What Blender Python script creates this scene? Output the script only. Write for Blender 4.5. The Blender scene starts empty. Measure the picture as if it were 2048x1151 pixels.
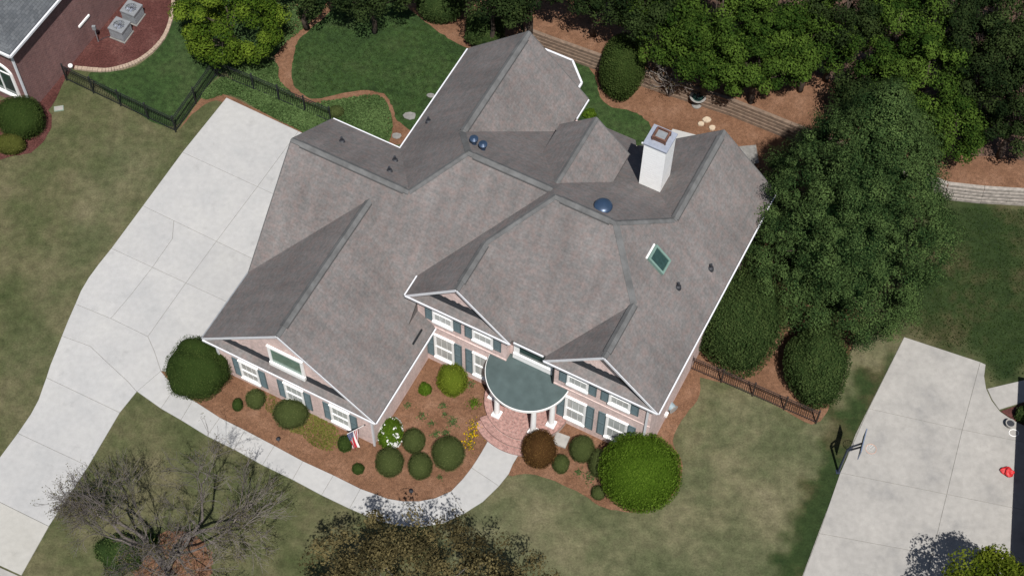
import bpy, math, random
import numpy as np
from mathutils import Vector, Matrix

S = bpy.context.scene
COL = S.collection
rad = math.radians

# ------------------------------------------------------------------ camera, sky, sun, exposure
F_PX, TH, AL, DIST, ROLL = 3327.06, rad(30.541), rad(26.601), 79.194, rad(1.162)
CAM = np.array([0, -DIST * math.sin(TH), DIST * math.cos(TH)])
FW = np.array([0, math.sin(TH), -math.cos(TH)])
UP0 = np.array([0, math.cos(TH), math.sin(TH)])
RT0 = np.array([1.0, 0, 0])
RT = math.cos(ROLL) * RT0 + math.sin(ROLL) * UP0
UP = math.cos(ROLL) * UP0 - math.sin(ROLL) * RT0
cd = bpy.data.cameras.new('camera')
cd.sensor_width = 36.0
cd.lens = F_PX * 36.0 / 2048.0
cd.clip_end = 2000.0
cam = bpy.data.objects.new('camera', cd)
COL.objects.link(cam)
M = Matrix(((RT[0], UP[0], -FW[0], CAM[0]), (RT[1], UP[1], -FW[1], CAM[1]), (RT[2], UP[2], -FW[2], CAM[2]), (0, 0, 0, 1)))
cam.matrix_world = M
S.camera = cam

SUN_EL, SUN_AZ = rad(61.5), rad(-80.0)          # azimuth measured from +X, the sun stands south
sv = Vector((math.cos(SUN_EL) * math.cos(SUN_AZ), math.cos(SUN_EL) * math.sin(SUN_AZ), math.sin(SUN_EL)))
W = bpy.data.worlds.new('World')
S.world = W
W.use_nodes = True
wn = W.node_tree.nodes
sky = wn.new('ShaderNodeTexSky')
sky.sky_type = 'NISHITA'
sky.sun_disc = False
sky.sun_elevation = SUN_EL
sky.sun_rotation = math.atan2(sv.x, sv.y)
W.node_tree.links.new(sky.outputs[0], wn['Background'].inputs[0])
wn['Background'].inputs[1].default_value = 0.05
sl = bpy.data.lights.new('sun', 'SUN')
sl.energy = 4.6
sl.angle = rad(0.5)
sl.color = (1.0, 0.965, 0.92)
sun = bpy.data.objects.new('sun', sl)
sun.rotation_euler = sv.to_track_quat('Z', 'Y').to_euler()
sun.location = (0, -20, 60)
COL.objects.link(sun)
S.view_settings.view_transform = 'Standard'
S.view_settings.look = 'None'
S.view_settings.gamma = 1.0
S.view_settings.exposure = 0.45

# ------------------------------------------------------------------ helpers
def at(px, py, z=0.0):
    """the point at height z that stands at this place of the photograph"""
    d = FW + RT * (px - 1024) / F_PX - UP * (py - 575.5) / F_PX
    t = (z - CAM[2]) / d[2]
    p = CAM + t * d
    return Vector((p[0], p[1], p[2]))
def at2(px, py, z=0.0):
    p = at(px, py, z); return (p.x, p.y)
def ppm(px, py, z=0.0):
    """photo pixels per metre there"""
    p = np.array(at(px, py, z)); return F_PX / float((p - CAM) @ FW)
UD = Vector((math.cos(AL), -math.sin(AL), 0)); VD = Vector((math.sin(AL), math.cos(AL), 0))
def HW(u, v, z=0.0): return UD * u + VD * v + Vector((0, 0, z))
def to_uv(p): return (p.dot(UD), p.dot(VD), p.z)

def tag(o, label=None, cat=None, group=None, kind=None):
    if label: o['label'] = label
    if cat: o['category'] = cat
    if group: o['group'] = group
    if kind: o['kind'] = kind
    return o
def empty(name, loc=(0, 0, 0), rz=0.0, label=None, cat=None, group=None):
    o = bpy.data.objects.new(name, None); COL.objects.link(o)
    o.empty_display_size = 0.2
    o.location = loc; o.rotation_euler = (0, 0, rz)
    return tag(o, label, cat, group)
def add_uv(me):
    uvl = me.uv_layers.new(name='UVMap')
    for p in me.polygons:
        n = p.normal
        if abs(n.z) > 0.995: t = Vector((1, 0, 0)); b = Vector((0, 1, 0))
        else:
            t = Vector((0, 0, 1)).cross(n).normalized(); b = n.cross(t)
        for li in p.loop_indices:
            c = me.vertices[me.loops[li].vertex_index].co
            uvl.data[li].uv = (c.dot(t), c.dot(b))
def mk(name, V, F, mat, parent=None, uv=False, smooth=False, loc=None, extra=None, fm=None):
    me = bpy.data.meshes.new(name)
    me.from_pydata([tuple(v) for v in V], [], [tuple(f) for f in F])
    if mat is not None: me.materials.append(mat)
    for m in (extra or []): me.materials.append(m)
    if fm: me.polygons.foreach_set('material_index', fm)
    me.update()
    if uv: add_uv(me)
    if smooth: me.polygons.foreach_set('use_smooth', [True] * len(me.polygons))
    o = bpy.data.objects.new(name, me); COL.objects.link(o)
    if parent: o.parent = parent
    if loc is not None: o.location = loc
    return o
class MB:
    """collects simple solids into one mesh"""
    def __init__(s): s.V = []; s.F = []
    def add(s, V, F):
        k = len(s.V); s.V += [tuple(v) for v in V]; s.F += [tuple(i + k for i in f) for f in F]; return s
    def box(s, x0, x1, y0, y1, z0, z1):
        return s.add([(x0, y0, z0), (x1, y0, z0), (x1, y1, z0), (x0, y1, z0), (x0, y0, z1), (x1, y0, z1), (x1, y1, z1), (x0, y1, z1)],
                     [(3, 2, 1, 0), (4, 5, 6, 7), (0, 1, 5, 4), (1, 2, 6, 5), (2, 3, 7, 6), (3, 0, 4, 7)])
    def bar(s, a, b, w, h, up=(0, 0, 1)):
        a = Vector(a); b = Vector(b); d = (b - a).normalized(); u = Vector(up)
        x = d.cross(u)
        if x.length < 1e-4: x = d.cross(Vector((1, 0, 0)))
        x.normalize(); y = x.cross(d).normalized()
        V = []
        for p in (a, b):
            for i, j in ((-1, -1), (1, -1), (1, 1), (-1, 1)): V.append(p + x * (w / 2 * i) + y * (h / 2 * j))
        return s.add(V, [(0, 1, 2, 3), (7, 6, 5, 4), (0, 4, 5, 1), (1, 5, 6, 2), (2, 6, 7, 3), (3, 7, 4, 0)])
    def tube(s, pts, rr, n=8, cap=True):
        pts = [Vector(p) for p in pts]; V = []; F = []
        for i, p in enumerate(pts):
            d = (pts[min(i + 1, len(pts) - 1)] - pts[max(i - 1, 0)])
            d = d.normalized() if d.length > 1e-9 else Vector((0, 0, 1))
            x = d.cross(Vector((0.31, 0.17, 0.93)));
            if x.length < 1e-3: x = d.cross(Vector((1, 0, 0)))
            x.normalize(); y = d.cross(x)
            r = rr[i] if hasattr(rr, '__len__') else rr
            for k in range(n):
                a = 2 * math.pi * k / n; V.append(p + x * (r * math.cos(a)) + y * (r * math.sin(a)))
        for i in range(len(pts) - 1):
            for k in range(n):
                F.append((i * n + k, i * n + (k + 1) % n, (i + 1) * n + (k + 1) % n, (i + 1) * n + k))
        if cap: F += [tuple(range(n - 1, -1, -1)), tuple((len(pts) - 1) * n + k for k in range(n))]
        return s.add(V, F)
    def lathe(s, prof, n=20, c=(0, 0, 0)):
        V = []; F = []
        for r, z in prof:
            for k in range(n):
                a = 2 * math.pi * k / n; V.append((c[0] + r * math.cos(a), c[1] + r * math.sin(a), c[2] + z))
        for i in range(len(prof) - 1):
            for k in range(n): F.append((i * n + k, i * n + (k + 1) % n, (i + 1) * n + (k + 1) % n, (i + 1) * n + k))
        F += [tuple(range(n - 1, -1, -1)), tuple((len(prof) - 1) * n + k for k in range(n))]
        return s.add(V, F)
    def prism(s, poly, z0, z1, cham=0.0):
        poly = ccw(poly); n = len(poly)
        V = [(x, y, z0) for x, y in poly]
        if cham:
            ins = offset(poly, -cham)
            V += [(x, y, z1 - cham) for x, y in poly] + [(x, y, z1) for x, y in ins]; L = 3
        else: V += [(x, y, z1) for x, y in poly]; L = 2
        F = [tuple(range(n - 1, -1, -1)), tuple((L - 1) * n + i for i in range(n))]
        for l in range(L - 1):
            for i in range(n): F.append((l * n + i, l * n + (i + 1) % n, (l + 1) * n + (i + 1) % n, (l + 1) * n + i))
        return s.add(V, F)
    def build(s, name, mat, parent=None, **k): return mk(name, s.V, s.F, mat, parent, **k)
def ccw(p):
    a = sum(p[i][0] * p[(i + 1) % len(p)][1] - p[(i + 1) % len(p)][0] * p[i][1] for i in range(len(p)))
    return list(p) if a > 0 else list(p)[::-1]
def offset(poly, d):
    """move every edge outward by d (inward when negative); poly ccw"""
    n = len(poly); out = []
    for i in range(n):
        p0 = Vector(poly[i - 1]).to_2d(); p1 = Vector(poly[i]).to_2d(); p2 = Vector(poly[(i + 1) % n]).to_2d()
        e1 = (p1 - p0).normalized(); e2 = (p2 - p1).normalized()
        n1 = Vector((e1.y, -e1.x)); n2 = Vector((e2.y, -e2.x)); m = n1 + n2
        if m.length < 1e-4: m = n1
        m.normalize(); k = d / max(0.35, m.dot(n1))
        q = p1 + m * k; out.append((q.x, q.y))
    return out
def smooth(pts, n=5, closed=True):
    P = [Vector(p).to_2d() for p in pts]; out = []; N = len(P)
    for i in range(N if closed else N - 1):
        g = (lambda k: P[k % N]) if closed else (lambda k: P[max(0, min(N - 1, k))])
        p0, p1, p2, p3 = g(i - 1), g(i), g(i + 1), g(i + 2)
        for j in range(n):
            t = j / n
            q = 0.5 * ((2 * p1) + (p2 - p0) * t + (2 * p0 - 5 * p1 + 4 * p2 - p3) * t * t + (3 * p1 - p0 - 3 * p2 + p3) * t ** 3)
            out.append((q.x, q.y))
    if not closed: out.append(tuple(P[-1]))
    return out
rj = random.Random(5)
def sheet(name, pts, z, mat, kind='structure', sm=5, jit=0.04, world=False, thick=0.03):
    """a flat bed of ground with an irregular edge, a few centimetres thick"""
    w = [p if world else at2(*p) for p in pts]
    if sm: w = smooth(w, sm)
    w = [(x + rj.uniform(-jit, jit), y + rj.uniform(-jit, jit)) for x, y in w]
    o = MB().prism(w, z - thick, z).build(name, mat)
    return tag(o, kind=kind)

# ------------------------------------------------------------------ materials
def newmat(name):
    m = bpy.data.materials.new(name); m.use_nodes = True
    nt = m.node_tree; b = nt.nodes['Principled BSDF']
    return m, nt, b
def N(nt, t, **k):
    n = nt.nodes.new(t)
    for a, v in k.items(): setattr(n, a, v)
    return n
def plain(name, col, rough=0.6, metal=0.0, var=0.12, scale=6.0, bump=0.0, spec=0.5):
    m, nt, b = newmat(name)
    b.inputs['Roughness'].default_value = rough; b.inputs['Metallic'].default_value = metal
    b.inputs['Specular IOR Level'].default_value = spec
    tc = N(nt, 'ShaderNodeTexCoord'); no = N(nt, 'ShaderNodeTexNoise')
    no.inputs['Scale'].default_value = scale; no.inputs['Detail'].default_value = 6
    nt.links.new(tc.outputs['Object'], no.inputs['Vector'])
    r = N(nt, 'ShaderNodeValToRGB')
    r.color_ramp.elements[0].position = 0.3; r.color_ramp.elements[1].position = 0.7
    r.color_ramp.elements[0].color = [c * (1 - var) for c in col] + [1]
    r.color_ramp.elements[1].color = [min(1, c * (1 + var)) for c in col] + [1]
    nt.links.new(no.outputs['Fac'], r.inputs[0]); nt.links.new(r.outputs[0], b.inputs['Base Color'])
    if bump:
        bp = N(nt, 'ShaderNodeBump'); bp.inputs['Strength'].default_value = bump; bp.inputs['Distance'].default_value = 0.02
        nt.links.new(no.outputs['Fac'], bp.inputs['Height']); nt.links.new(bp.outputs[0], b.inputs['Normal'])
    return m
def ground_mat(name, stops, scale, scale2=14.0, amt=0.5, scale3=55.0, amt3=0.5, rough=0.95, bump=0.6, dist=0.05, warp=(1, 1, 1), slabs=False):
    """broad patches (stops), finer mottling and a fine grain with relief"""
    m, nt, b = newmat(name)
    b.inputs['Roughness'].default_value = rough; b.inputs['Specular IOR Level'].default_value = 0.15
    tc = N(nt, 'ShaderNodeTexCoord'); mp = N(nt, 'ShaderNodeMapping'); mp.inputs['Scale'].default_value = warp
    nt.links.new(tc.outputs['Object'], mp.inputs['Vector'])
    n1 = N(nt, 'ShaderNodeTexNoise'); n1.inputs['Scale'].default_value = scale; n1.inputs['Detail'].default_value = 7; n1.inputs['Roughness'].default_value = 0.62
    n2 = N(nt, 'ShaderNodeTexNoise'); n2.inputs['Scale'].default_value = scale2; n2.inputs['Detail'].default_value = 4
    n3 = N(nt, 'ShaderNodeTexNoise'); n3.inputs['Scale'].default_value = scale3; n3.inputs['Detail'].default_value = 3
    for n in (n1, n2, n3): nt.links.new(mp.outputs[0], n.inputs['Vector'])
    r = N(nt, 'ShaderNodeValToRGB'); cr = r.color_ramp
    while len(cr.elements) < len(stops): cr.elements.new(0.5)
    for e, (p, c) in zip(cr.elements, stops): e.position = p; e.color = (*c, 1)
    nt.links.new(n1.outputs['Fac'], r.inputs[0])
    prev = r.outputs[0]
    for n, a in ((n2, amt), (n3, amt3)):
        mr = N(nt, 'ShaderNodeMapRange'); mr.inputs['From Min'].default_value = 0.3; mr.inputs['From Max'].default_value = 0.7
        mr.inputs['To Min'].default_value = 1 - a; mr.inputs['To Max'].default_value = 1 + a
        nt.links.new(n.outputs['Fac'], mr.inputs['Value'])
        mx = N(nt, 'ShaderNodeMix', data_type='RGBA', blend_type='MULTIPLY'); mx.inputs['Factor'].default_value = 1
        nt.links.new(prev, mx.inputs['A']); nt.links.new(mr.outputs[0], mx.inputs['B']); prev = mx.outputs['Result']
    if slabs:
        oi = N(nt, 'ShaderNodeObjectInfo'); ns = N(nt, 'ShaderNodeTexNoise'); ns.inputs['Scale'].default_value = 1.1; ns.inputs['Detail'].default_value = 5; ns.inputs['Roughness'].default_value = .7
        nt.links.new(tc.outputs['Object'], ns.inputs['Vector'])
        for src, f0, f1, t0, t1 in ((oi.outputs['Random'], 0, 1, .955, 1.03), (ns.outputs['Fac'], .60, .78, 1.0, .80)):
            mr = N(nt, 'ShaderNodeMapRange'); mr.inputs['From Min'].default_value = f0; mr.inputs['From Max'].default_value = f1; mr.inputs['To Min'].default_value = t0; mr.inputs['To Max'].default_value = t1
            nt.links.new(src, mr.inputs['Value']); mx = N(nt, 'ShaderNodeMix', data_type='RGBA', blend_type='MULTIPLY'); mx.inputs['Factor'].default_value = 1
            nt.links.new(prev, mx.inputs['A']); nt.links.new(mr.outputs[0], mx.inputs['B']); prev = mx.outputs['Result']
    nt.links.new(prev, b.inputs['Base Color'])
    ad = N(nt, 'ShaderNodeMath', operation='ADD'); nt.links.new(n2.outputs['Fac'], ad.inputs[0]); nt.links.new(n3.outputs['Fac'], ad.inputs[1])
    bp = N(nt, 'ShaderNodeBump'); bp.inputs['Strength'].default_value = bump; bp.inputs['Distance'].default_value = dist
    nt.links.new(ad.outputs[0], bp.inputs['Height']); nt.links.new(bp.outputs[0], b.inputs['Normal'])
    return m
def brick_mat(name, c1, c2, mortar, bw, bh, ms, rough=0.85, bump=0.5, blot=None, bs=0.6, offset=0.5, dist=0.01, blotamt=0.5):
    m, nt, b = newmat(name)
    b.inputs['Roughness'].default_value = rough; b.inputs['Specular IOR Level'].default_value = 0.2
    tc = N(nt, 'ShaderNodeTexCoord'); br = N(nt, 'ShaderNodeTexBrick'); br.offset = offset
    br.inputs['Scale'].default_value = 1.0; br.inputs['Brick Width'].default_value = bw; br.inputs['Row Height'].default_value = bh
    br.inputs['Mortar Size'].default_value = ms; br.inputs['Mortar Smooth'].default_value = 0.3; br.inputs['Bias'].default_value = 0.0
    br.inputs['Color1'].default_value = (*c1, 1); br.inputs['Color2'].default_value = (*c2, 1); br.inputs['Mortar'].default_value = (*mortar, 1)
    nt.links.new(tc.outputs['UV'], br.inputs['Vector'])
    prev = br.outputs['Color']
    if blot:
        n1 = N(nt, 'ShaderNodeTexNoise'); n1.inputs['Scale'].default_value = bs; n1.inputs['Detail'].default_value = 6; n1.inputs['Roughness'].default_value = 0.6
        nt.links.new(tc.outputs['UV'], n1.inputs['Vector'])
        mr = N(nt, 'ShaderNodeMapRange'); mr.inputs['From Min'].default_value = 0.42; mr.inputs['From Max'].default_value = 0.68
        mr.inputs['To Max'].default_value = blotamt
        nt.links.new(n1.outputs['Fac'], mr.inputs['Value'])
        mx = N(nt, 'ShaderNodeMix', data_type='RGBA'); nt.links.new(mr.outputs[0], mx.inputs['Factor'])
        nt.links.new(prev, mx.inputs['A']); mx.inputs['B'].default_value = (*blot, 1); prev = mx.outputs['Result']
    n2 = N(nt, 'ShaderNodeTexNoise'); n2.inputs['Scale'].default_value = 0.45; n2.inputs['Detail'].default_value = 5
    nt.links.new(tc.outputs['Object'], n2.inputs['Vector'])
    n4 = N(nt, 'ShaderNodeTexNoise'); n4.inputs['Scale'].default_value = 9.0; n4.inputs['Detail'].default_value = 3
    nt.links.new(tc.outputs['Object'], n4.inputs['Vector'])
    mpS = N(nt, 'ShaderNodeMapping'); mpS.inputs['Scale'].default_value = (2.2, .28, 1); nt.links.new(tc.outputs['UV'], mpS.inputs['Vector'])
    n5 = N(nt, 'ShaderNodeTexNoise'); n5.inputs['Scale'].default_value = 1.0; n5.inputs['Detail'].default_value = 4; nt.links.new(mpS.outputs[0], n5.inputs['Vector'])
    for nn, a in ((n2, 0.13), (n4, 0.14), (n5, 0.11)):
        mr2 = N(nt, 'ShaderNodeMapRange'); mr2.inputs['From Min'].default_value = 0.3; mr2.inputs['From Max'].default_value = 0.7; mr2.inputs['To Min'].default_value = 1 - a; mr2.inputs['To Max'].default_value = 1 + a
        nt.links.new(nn.outputs['Fac'], mr2.inputs['Value'])
        m2 = N(nt, 'ShaderNodeMix', data_type='RGBA', blend_type='MULTIPLY'); m2.inputs['Factor'].default_value = 1
        nt.links.new(prev, m2.inputs['A']); nt.links.new(mr2.outputs[0], m2.inputs['B']); prev = m2.outputs['Result']
    nt.links.new(prev, b.inputs['Base Color'])
    inv = N(nt, 'ShaderNodeMath', operation='SUBTRACT'); inv.inputs[0].default_value = 1.0; nt.links.new(br.outputs['Fac'], inv.inputs[1])
    bp = N(nt, 'ShaderNodeBump'); bp.inputs['Strength'].default_value = bump; bp.inputs['Distance'].default_value = dist
    nt.links.new(inv.outputs[0], bp.inputs['Height']); nt.links.new(bp.outputs[0], b.inputs['Normal'])
    return m
def leaf_mat(name, c0, c1, trans=0.3, rough=0.55):
    """leaves: colour by a random tint of each leaf, some light passes through"""
    m, nt, b = newmat(name)
    a = N(nt, 'ShaderNodeAttribute'); a.attribute_name = 'tint'
    r = N(nt, 'ShaderNodeValToRGB'); r.color_ramp.elements[0].color = (*c0, 1); r.color_ramp.elements[1].color = (*c1, 1)
    nt.links.new(a.outputs['Fac'], r.inputs[0])
    nt.links.new(r.outputs[0], b.inputs['Base Color']); b.inputs['Roughness'].default_value = rough
    b.inputs['Specular IOR Level'].default_value = 0.04; b.inputs['Roughness'].default_value = 0.9
    t = N(nt, 'ShaderNodeBsdfTranslucent'); nt.links.new(r.outputs[0], t.inputs['Color'])
    mx = N(nt, 'ShaderNodeMixShader'); mx.inputs[0].default_value = trans
    nt.links.new(b.outputs[0], mx.inputs[1]); nt.links.new(t.outputs[0], mx.inputs[2])
    nt.links.new(mx.outputs[0], nt.nodes['Material Output'].inputs['Surface'])
    return m

def zone_lawn():
    m, nt, b = newmat('lawn')
    b.inputs['Roughness'].default_value = .95; b.inputs['Specular IOR Level'].default_value = .1
    tc = N(nt, 'ShaderNodeTexCoord')
    def noise(sc, det=6, ro=.6):
        n = N(nt, 'ShaderNodeTexNoise'); n.inputs['Scale'].default_value = sc; n.inputs['Detail'].default_value = det; n.inputs['Roughness'].default_value = ro
        nt.links.new(tc.outputs['Object'], n.inputs['Vector']); return n
    n1, n2, n3, n4 = noise(.33, 7, .65), noise(2.3, 5), noise(11, 4), noise(38, 3)
    def ramp(stops):
        r = N(nt, 'ShaderNodeValToRGB'); cr = r.color_ramp
        while len(cr.elements) < len(stops): cr.elements.new(.5)
        for e, (q, c) in zip(cr.elements, stops): e.position = q; e.color = (*c, 1)
        nt.links.new(n1.outputs['Fac'], r.inputs[0]); return r.outputs[0]
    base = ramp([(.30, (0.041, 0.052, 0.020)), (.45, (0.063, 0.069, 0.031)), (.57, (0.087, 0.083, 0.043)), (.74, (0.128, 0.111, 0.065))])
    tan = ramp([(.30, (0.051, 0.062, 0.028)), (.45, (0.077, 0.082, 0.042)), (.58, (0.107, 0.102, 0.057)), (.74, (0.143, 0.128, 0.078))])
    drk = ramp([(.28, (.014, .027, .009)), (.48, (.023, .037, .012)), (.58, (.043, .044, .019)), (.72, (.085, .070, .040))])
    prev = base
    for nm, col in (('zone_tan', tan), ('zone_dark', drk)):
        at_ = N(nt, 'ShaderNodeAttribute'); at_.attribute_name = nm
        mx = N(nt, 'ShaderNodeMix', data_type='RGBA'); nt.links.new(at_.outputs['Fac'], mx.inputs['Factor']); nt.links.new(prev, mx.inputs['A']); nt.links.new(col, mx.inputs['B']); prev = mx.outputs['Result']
    for n, a in ((n2, .26), (n3, .20), (n4, .22)):
        mr = N(nt, 'ShaderNodeMapRange'); mr.inputs['From Min'].default_value = .3; mr.inputs['From Max'].default_value = .7; mr.inputs['To Min'].default_value = 1 - a; mr.inputs['To Max'].default_value = 1 + a
        nt.links.new(n.outputs['Fac'], mr.inputs['Value'])
        mx = N(nt, 'ShaderNodeMix', data_type='RGBA', blend_type='MULTIPLY'); mx.inputs['Factor'].default_value = 1
        nt.links.new(prev, mx.inputs['A']); nt.links.new(mr.outputs[0], mx.inputs['B']); prev = mx.outputs['Result']
    nt.links.new(prev, b.inputs['Base Color'])
    ad = N(nt, 'ShaderNodeMath', operation='ADD'); nt.links.new(n3.outputs['Fac'], ad.inputs[0]); nt.links.new(n4.outputs['Fac'], ad.inputs[1])
    bp = N(nt, 'ShaderNodeBump'); bp.inputs['Strength'].default_value = .5; bp.inputs['Distance'].default_value = .04
    nt.links.new(ad.outputs[0], bp.inputs['Height']); nt.links.new(bp.outputs[0], b.inputs['Normal'])
    return m
mLawn = zone_lawn()
mLawnTan = ground_mat('lawn_dormant', [(0.30, (0.042, 0.050, 0.020)), (0.45, (0.068, 0.066, 0.033)), (0.58, (0.100, 0.084, 0.048)), (0.74, (0.135, 0.107, 0.067))], 0.40, 2.9, 0.28, 30, 0.35, dist=0.05)
mLawnDark = ground_mat('lawn_fescue', [(0.28, (0.016, 0.032, 0.010)), (0.50, (0.026, 0.050, 0.014)), (0.66, (0.034, 0.054, 0.018)), (0.78, (0.070, 0.075, 0.030))], 0.5, 3.5, 0.35, 28, 0.45, dist=0.06)
mLawnBrown = ground_mat('lawn_patchy', [(0.28, (0.014, 0.024, 0.008)), (0.48, (0.026, 0.034, 0.011)), (0.62, (0.052, 0.046, 0.022)), (0.78, (0.10, 0.078, 0.045))], 0.55, 3.2, 0.35, 26, 0.45, dist=0.06)
mMulch = ground_mat('pine_straw', [(0.30, (0.108, 0.055, 0.031)), (0.52, (0.147, 0.078, 0.046)), (0.72, (0.190, 0.107, 0.068))], 0.9, 6, 0.18, 34, 0.40, dist=0.035)
mMulchRed = ground_mat('bark_mulch', [(0.30, (0.055, 0.020, 0.017)), (0.52, (0.078, 0.030, 0.026)), (0.74, (0.115, 0.054, 0.046))], 0.8, 9, 0.25, 40, 0.55, dist=0.05)
mLitter = ground_mat('leaf_litter', [(0.30, (0.050, 0.030, 0.022)), (0.52, (0.095, 0.058, 0.042)), (0.74, (0.145, 0.095, 0.072))], 0.9, 9, 0.35, 36, 0.5, dist=0.05)
mConc = ground_mat('concrete', [(0.28, (0.309, 0.311, 0.310)), (0.5, (0.343, 0.341, 0.336)), (0.75, (0.371, 0.368, 0.356))], 0.45, 4, 0.05, 60, 0.06, rough=0.85, bump=0.15, dist=0.01, slabs=True)
mConcWarm = ground_mat('concrete_apron', [(0.28, (0.313, 0.304, 0.278)), (0.5, (0.340, 0.332, 0.307)), (0.75, (0.368, 0.356, 0.326))], 0.45, 4, 0.05, 60, 0.06, rough=0.85, bump=0.15, dist=0.01, slabs=True)
mConcOld = ground_mat('concrete_weathered', [(0.28, (0.222, 0.217, 0.209)), (0.45, (0.282, 0.272, 0.256)), (0.72, (0.323, 0.310, 0.290))], 0.55, 3.2, 0.08, 50, 0.08, rough=0.9, bump=0.2, dist=0.01, slabs=True)
mJoint = plain('joint_dirt', (0.21, 0.20, 0.18), 0.95, var=.3)
mShingle = brick_mat('shingle', (0.149, 0.139, 0.136), (0.124, 0.119, 0.117), (0.112, 0.107, 0.105), 0.30, 0.145, 0.005, rough=0.95, bump=0.35, blot=(0.168, 0.129, 0.120), bs=2.9, dist=0.010, blotamt=0.65)
mShingleN = brick_mat('shingle_neighbour', (0.105, 0.112, 0.12), (0.075, 0.082, 0.09), (0.04, 0.045, 0.05), 0.30, 0.145, 0.006, rough=0.95, bump=0.5)
mCap = plain('ridge_cap', (0.112, 0.113, 0.113), 0.95, var=0.22, scale=2.5, spec=.15)
mBrick = brick_mat('pink_brick', (0.58, 0.425, 0.395), (0.50, 0.375, 0.35), (0.58, 0.51, 0.48), 0.21, 0.075, 0.010, bump=0.3, blot=(0.62, 0.49, 0.46), bs=5.0)
mBrickRed = brick_mat('red_brick', (0.190, 0.085, 0.078), (0.130, 0.060, 0.058), (0.20, 0.15, 0.145), 0.21, 0.075, 0.012, bump=0.4, blot=(0.26, 0.14, 0.13), bs=5.0)
mPaver = plain('step_brick', (0.285, 0.165, 0.145), 0.9, var=0.35, scale=9, spec=.15)
mMortar = plain('mortar', (0.34, 0.275, 0.25), 0.9, spec=.15)
mWhite = plain('white_paint', (0.80, 0.80, 0.79), 0.45, var=0.03)
mSiding = plain('white_siding', (0.80, 0.81, 0.81), 0.5, var=0.03)
mGutter = plain('gutter_white', (0.60, 0.61, 0.64), 0.4, var=0.05)
mShut = plain('shutter_green', (0.085, 0.122, 0.135), 0.6, var=0.10)
mGlass = plain('window_glass', (0.40, 0.42, 0.41), 0.08, var=0.2, scale=1.2)
mGlassD = plain('dark_glass', (0.02, 0.045, 0.04), 0.05, var=0.2)
mGlassG = plain('green_glass', (0.10, 0.19, 0.15), 0.06, var=0.15)
mBlind = plain('blind', (0.42, 0.41, 0.38), 0.7, var=0.06)
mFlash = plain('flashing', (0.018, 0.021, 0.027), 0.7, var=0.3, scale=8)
mCopper = plain('porch_metal', (0.064, 0.088, 0.088), 0.85, var=0.14, scale=2.2, spec=.1)
mIron = plain('black_iron', (0.012, 0.014, 0.016), 0.45, spec=0.4)
mIronB = plain('bronze_iron', (0.030, 0.020, 0.019), 0.5)
mVentShade = plain('vent_edge_shade', (0.055, 0.055, 0.055), 0.9)
mPipe = plain('vent_pipe', (0.02, 0.022, 0.028), 0.6)
mBlueMetal = plain('blue_metal', (0.03, 0.055, 0.10), 0.35, metal=0.3)
mCapMetal = plain('galvanised', (0.34, 0.37, 0.44), 0.5, metal=0.4)
mRust = plain('rusty_flue', (0.10, 0.045, 0.03), 0.8, var=0.4)
mAC = plain('ac_grey', (0.22, 0.235, 0.25), 0.5, metal=0.2)
mTimber = plain('timber', (0.15, 0.105, 0.075), 0.9, var=0.30, scale=5, bump=0.4)
mTimberW = plain('timber_bleached', (0.25, 0.225, 0.20), 0.9, var=0.30, scale=5, bump=0.4)
mStone = plain('tan_stone', (0.42, 0.34, 0.25), 0.9, var=0.2)
mSlate = plain('grey_flagstone', (0.17, 0.165, 0.155), 0.9, var=0.2)
mEdge = plain('edging_concrete', (0.30, 0.23, 0.175), 0.9, var=0.22, scale=7)
mRed = plain('red_fabric', (0.40, 0.012, 0.014), 0.6, var=0.3, scale=14)
mBark = plain('bark_grey', (0.115, 0.10, 0.088), 0.9, var=0.35, scale=9, bump=0.5)
mBarkB = plain('bark_brown', (0.05, 0.036, 0.026), 0.9, var=0.35, scale=9, bump=0.5)
mBarkL = plain('bark_pale', (0.21, 0.19, 0.175), 0.9, var=0.3, scale=9, bump=0.4)
lBox = leaf_mat('leaf_boxwood', (.042,.056,.017), (.108,.130,.046))
lHolly = leaf_mat('leaf_holly', (0.022, 0.04, 0.009), (0.068, 0.098, 0.026))
lBright = leaf_mat('leaf_bright', (.040,.078,.006), (.120,.195,.022), 0.35)
lChart = leaf_mat('leaf_chartreuse', (0.075, 0.105, 0.01), (0.2, 0.245, 0.03), 0.35)
lOlive = leaf_mat('leaf_olive', (.050, .058, .012), (.125, .130, .034))
lRedB = leaf_mat('leaf_redbrown', (0.05, 0.024, 0.009), (0.15, 0.085, 0.028))
lConif = leaf_mat('leaf_conifer', (.010,.026,.008), (.076,.118,.036), 0.06)
lHedge = leaf_mat('leaf_hedge', (.018,.036,.010), (.072,.104,.032))
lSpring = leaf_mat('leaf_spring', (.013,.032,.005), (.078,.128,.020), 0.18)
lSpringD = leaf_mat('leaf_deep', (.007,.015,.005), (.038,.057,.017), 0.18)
lFresh = leaf_mat('leaf_fresh', (.028, .058, .006), (.125, .178, .020), 0.25)
lLime = leaf_mat('leaf_lime', (0.05, 0.078, 0.006), (0.165, 0.195, 0.022), 0.4)
lBud = leaf_mat('leaf_bud', (.032,.027,.012), (.168,.138,.062), 0.3)
lBudG = leaf_mat('leaf_budgreen', (0.045, 0.04, 0.018), (0.135, 0.122, 0.05), 0.3)
lCover = leaf_mat('leaf_groundcover', (.032,.062,.018), (.110,.170,.060), 0.3)
lMoss = leaf_mat('leaf_creeping', (.070,.072,.016), (.175,.180,.042), 0.3)
lWhiteF = leaf_mat('petal_white', (0.55, 0.55, 0.52), (0.80, 0.80, 0.78), 0.3)
lYellow = leaf_mat('petal_yellow', (0.40, 0.24, 0.004), (0.62, 0.42, 0.01), 0.3)
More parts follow.
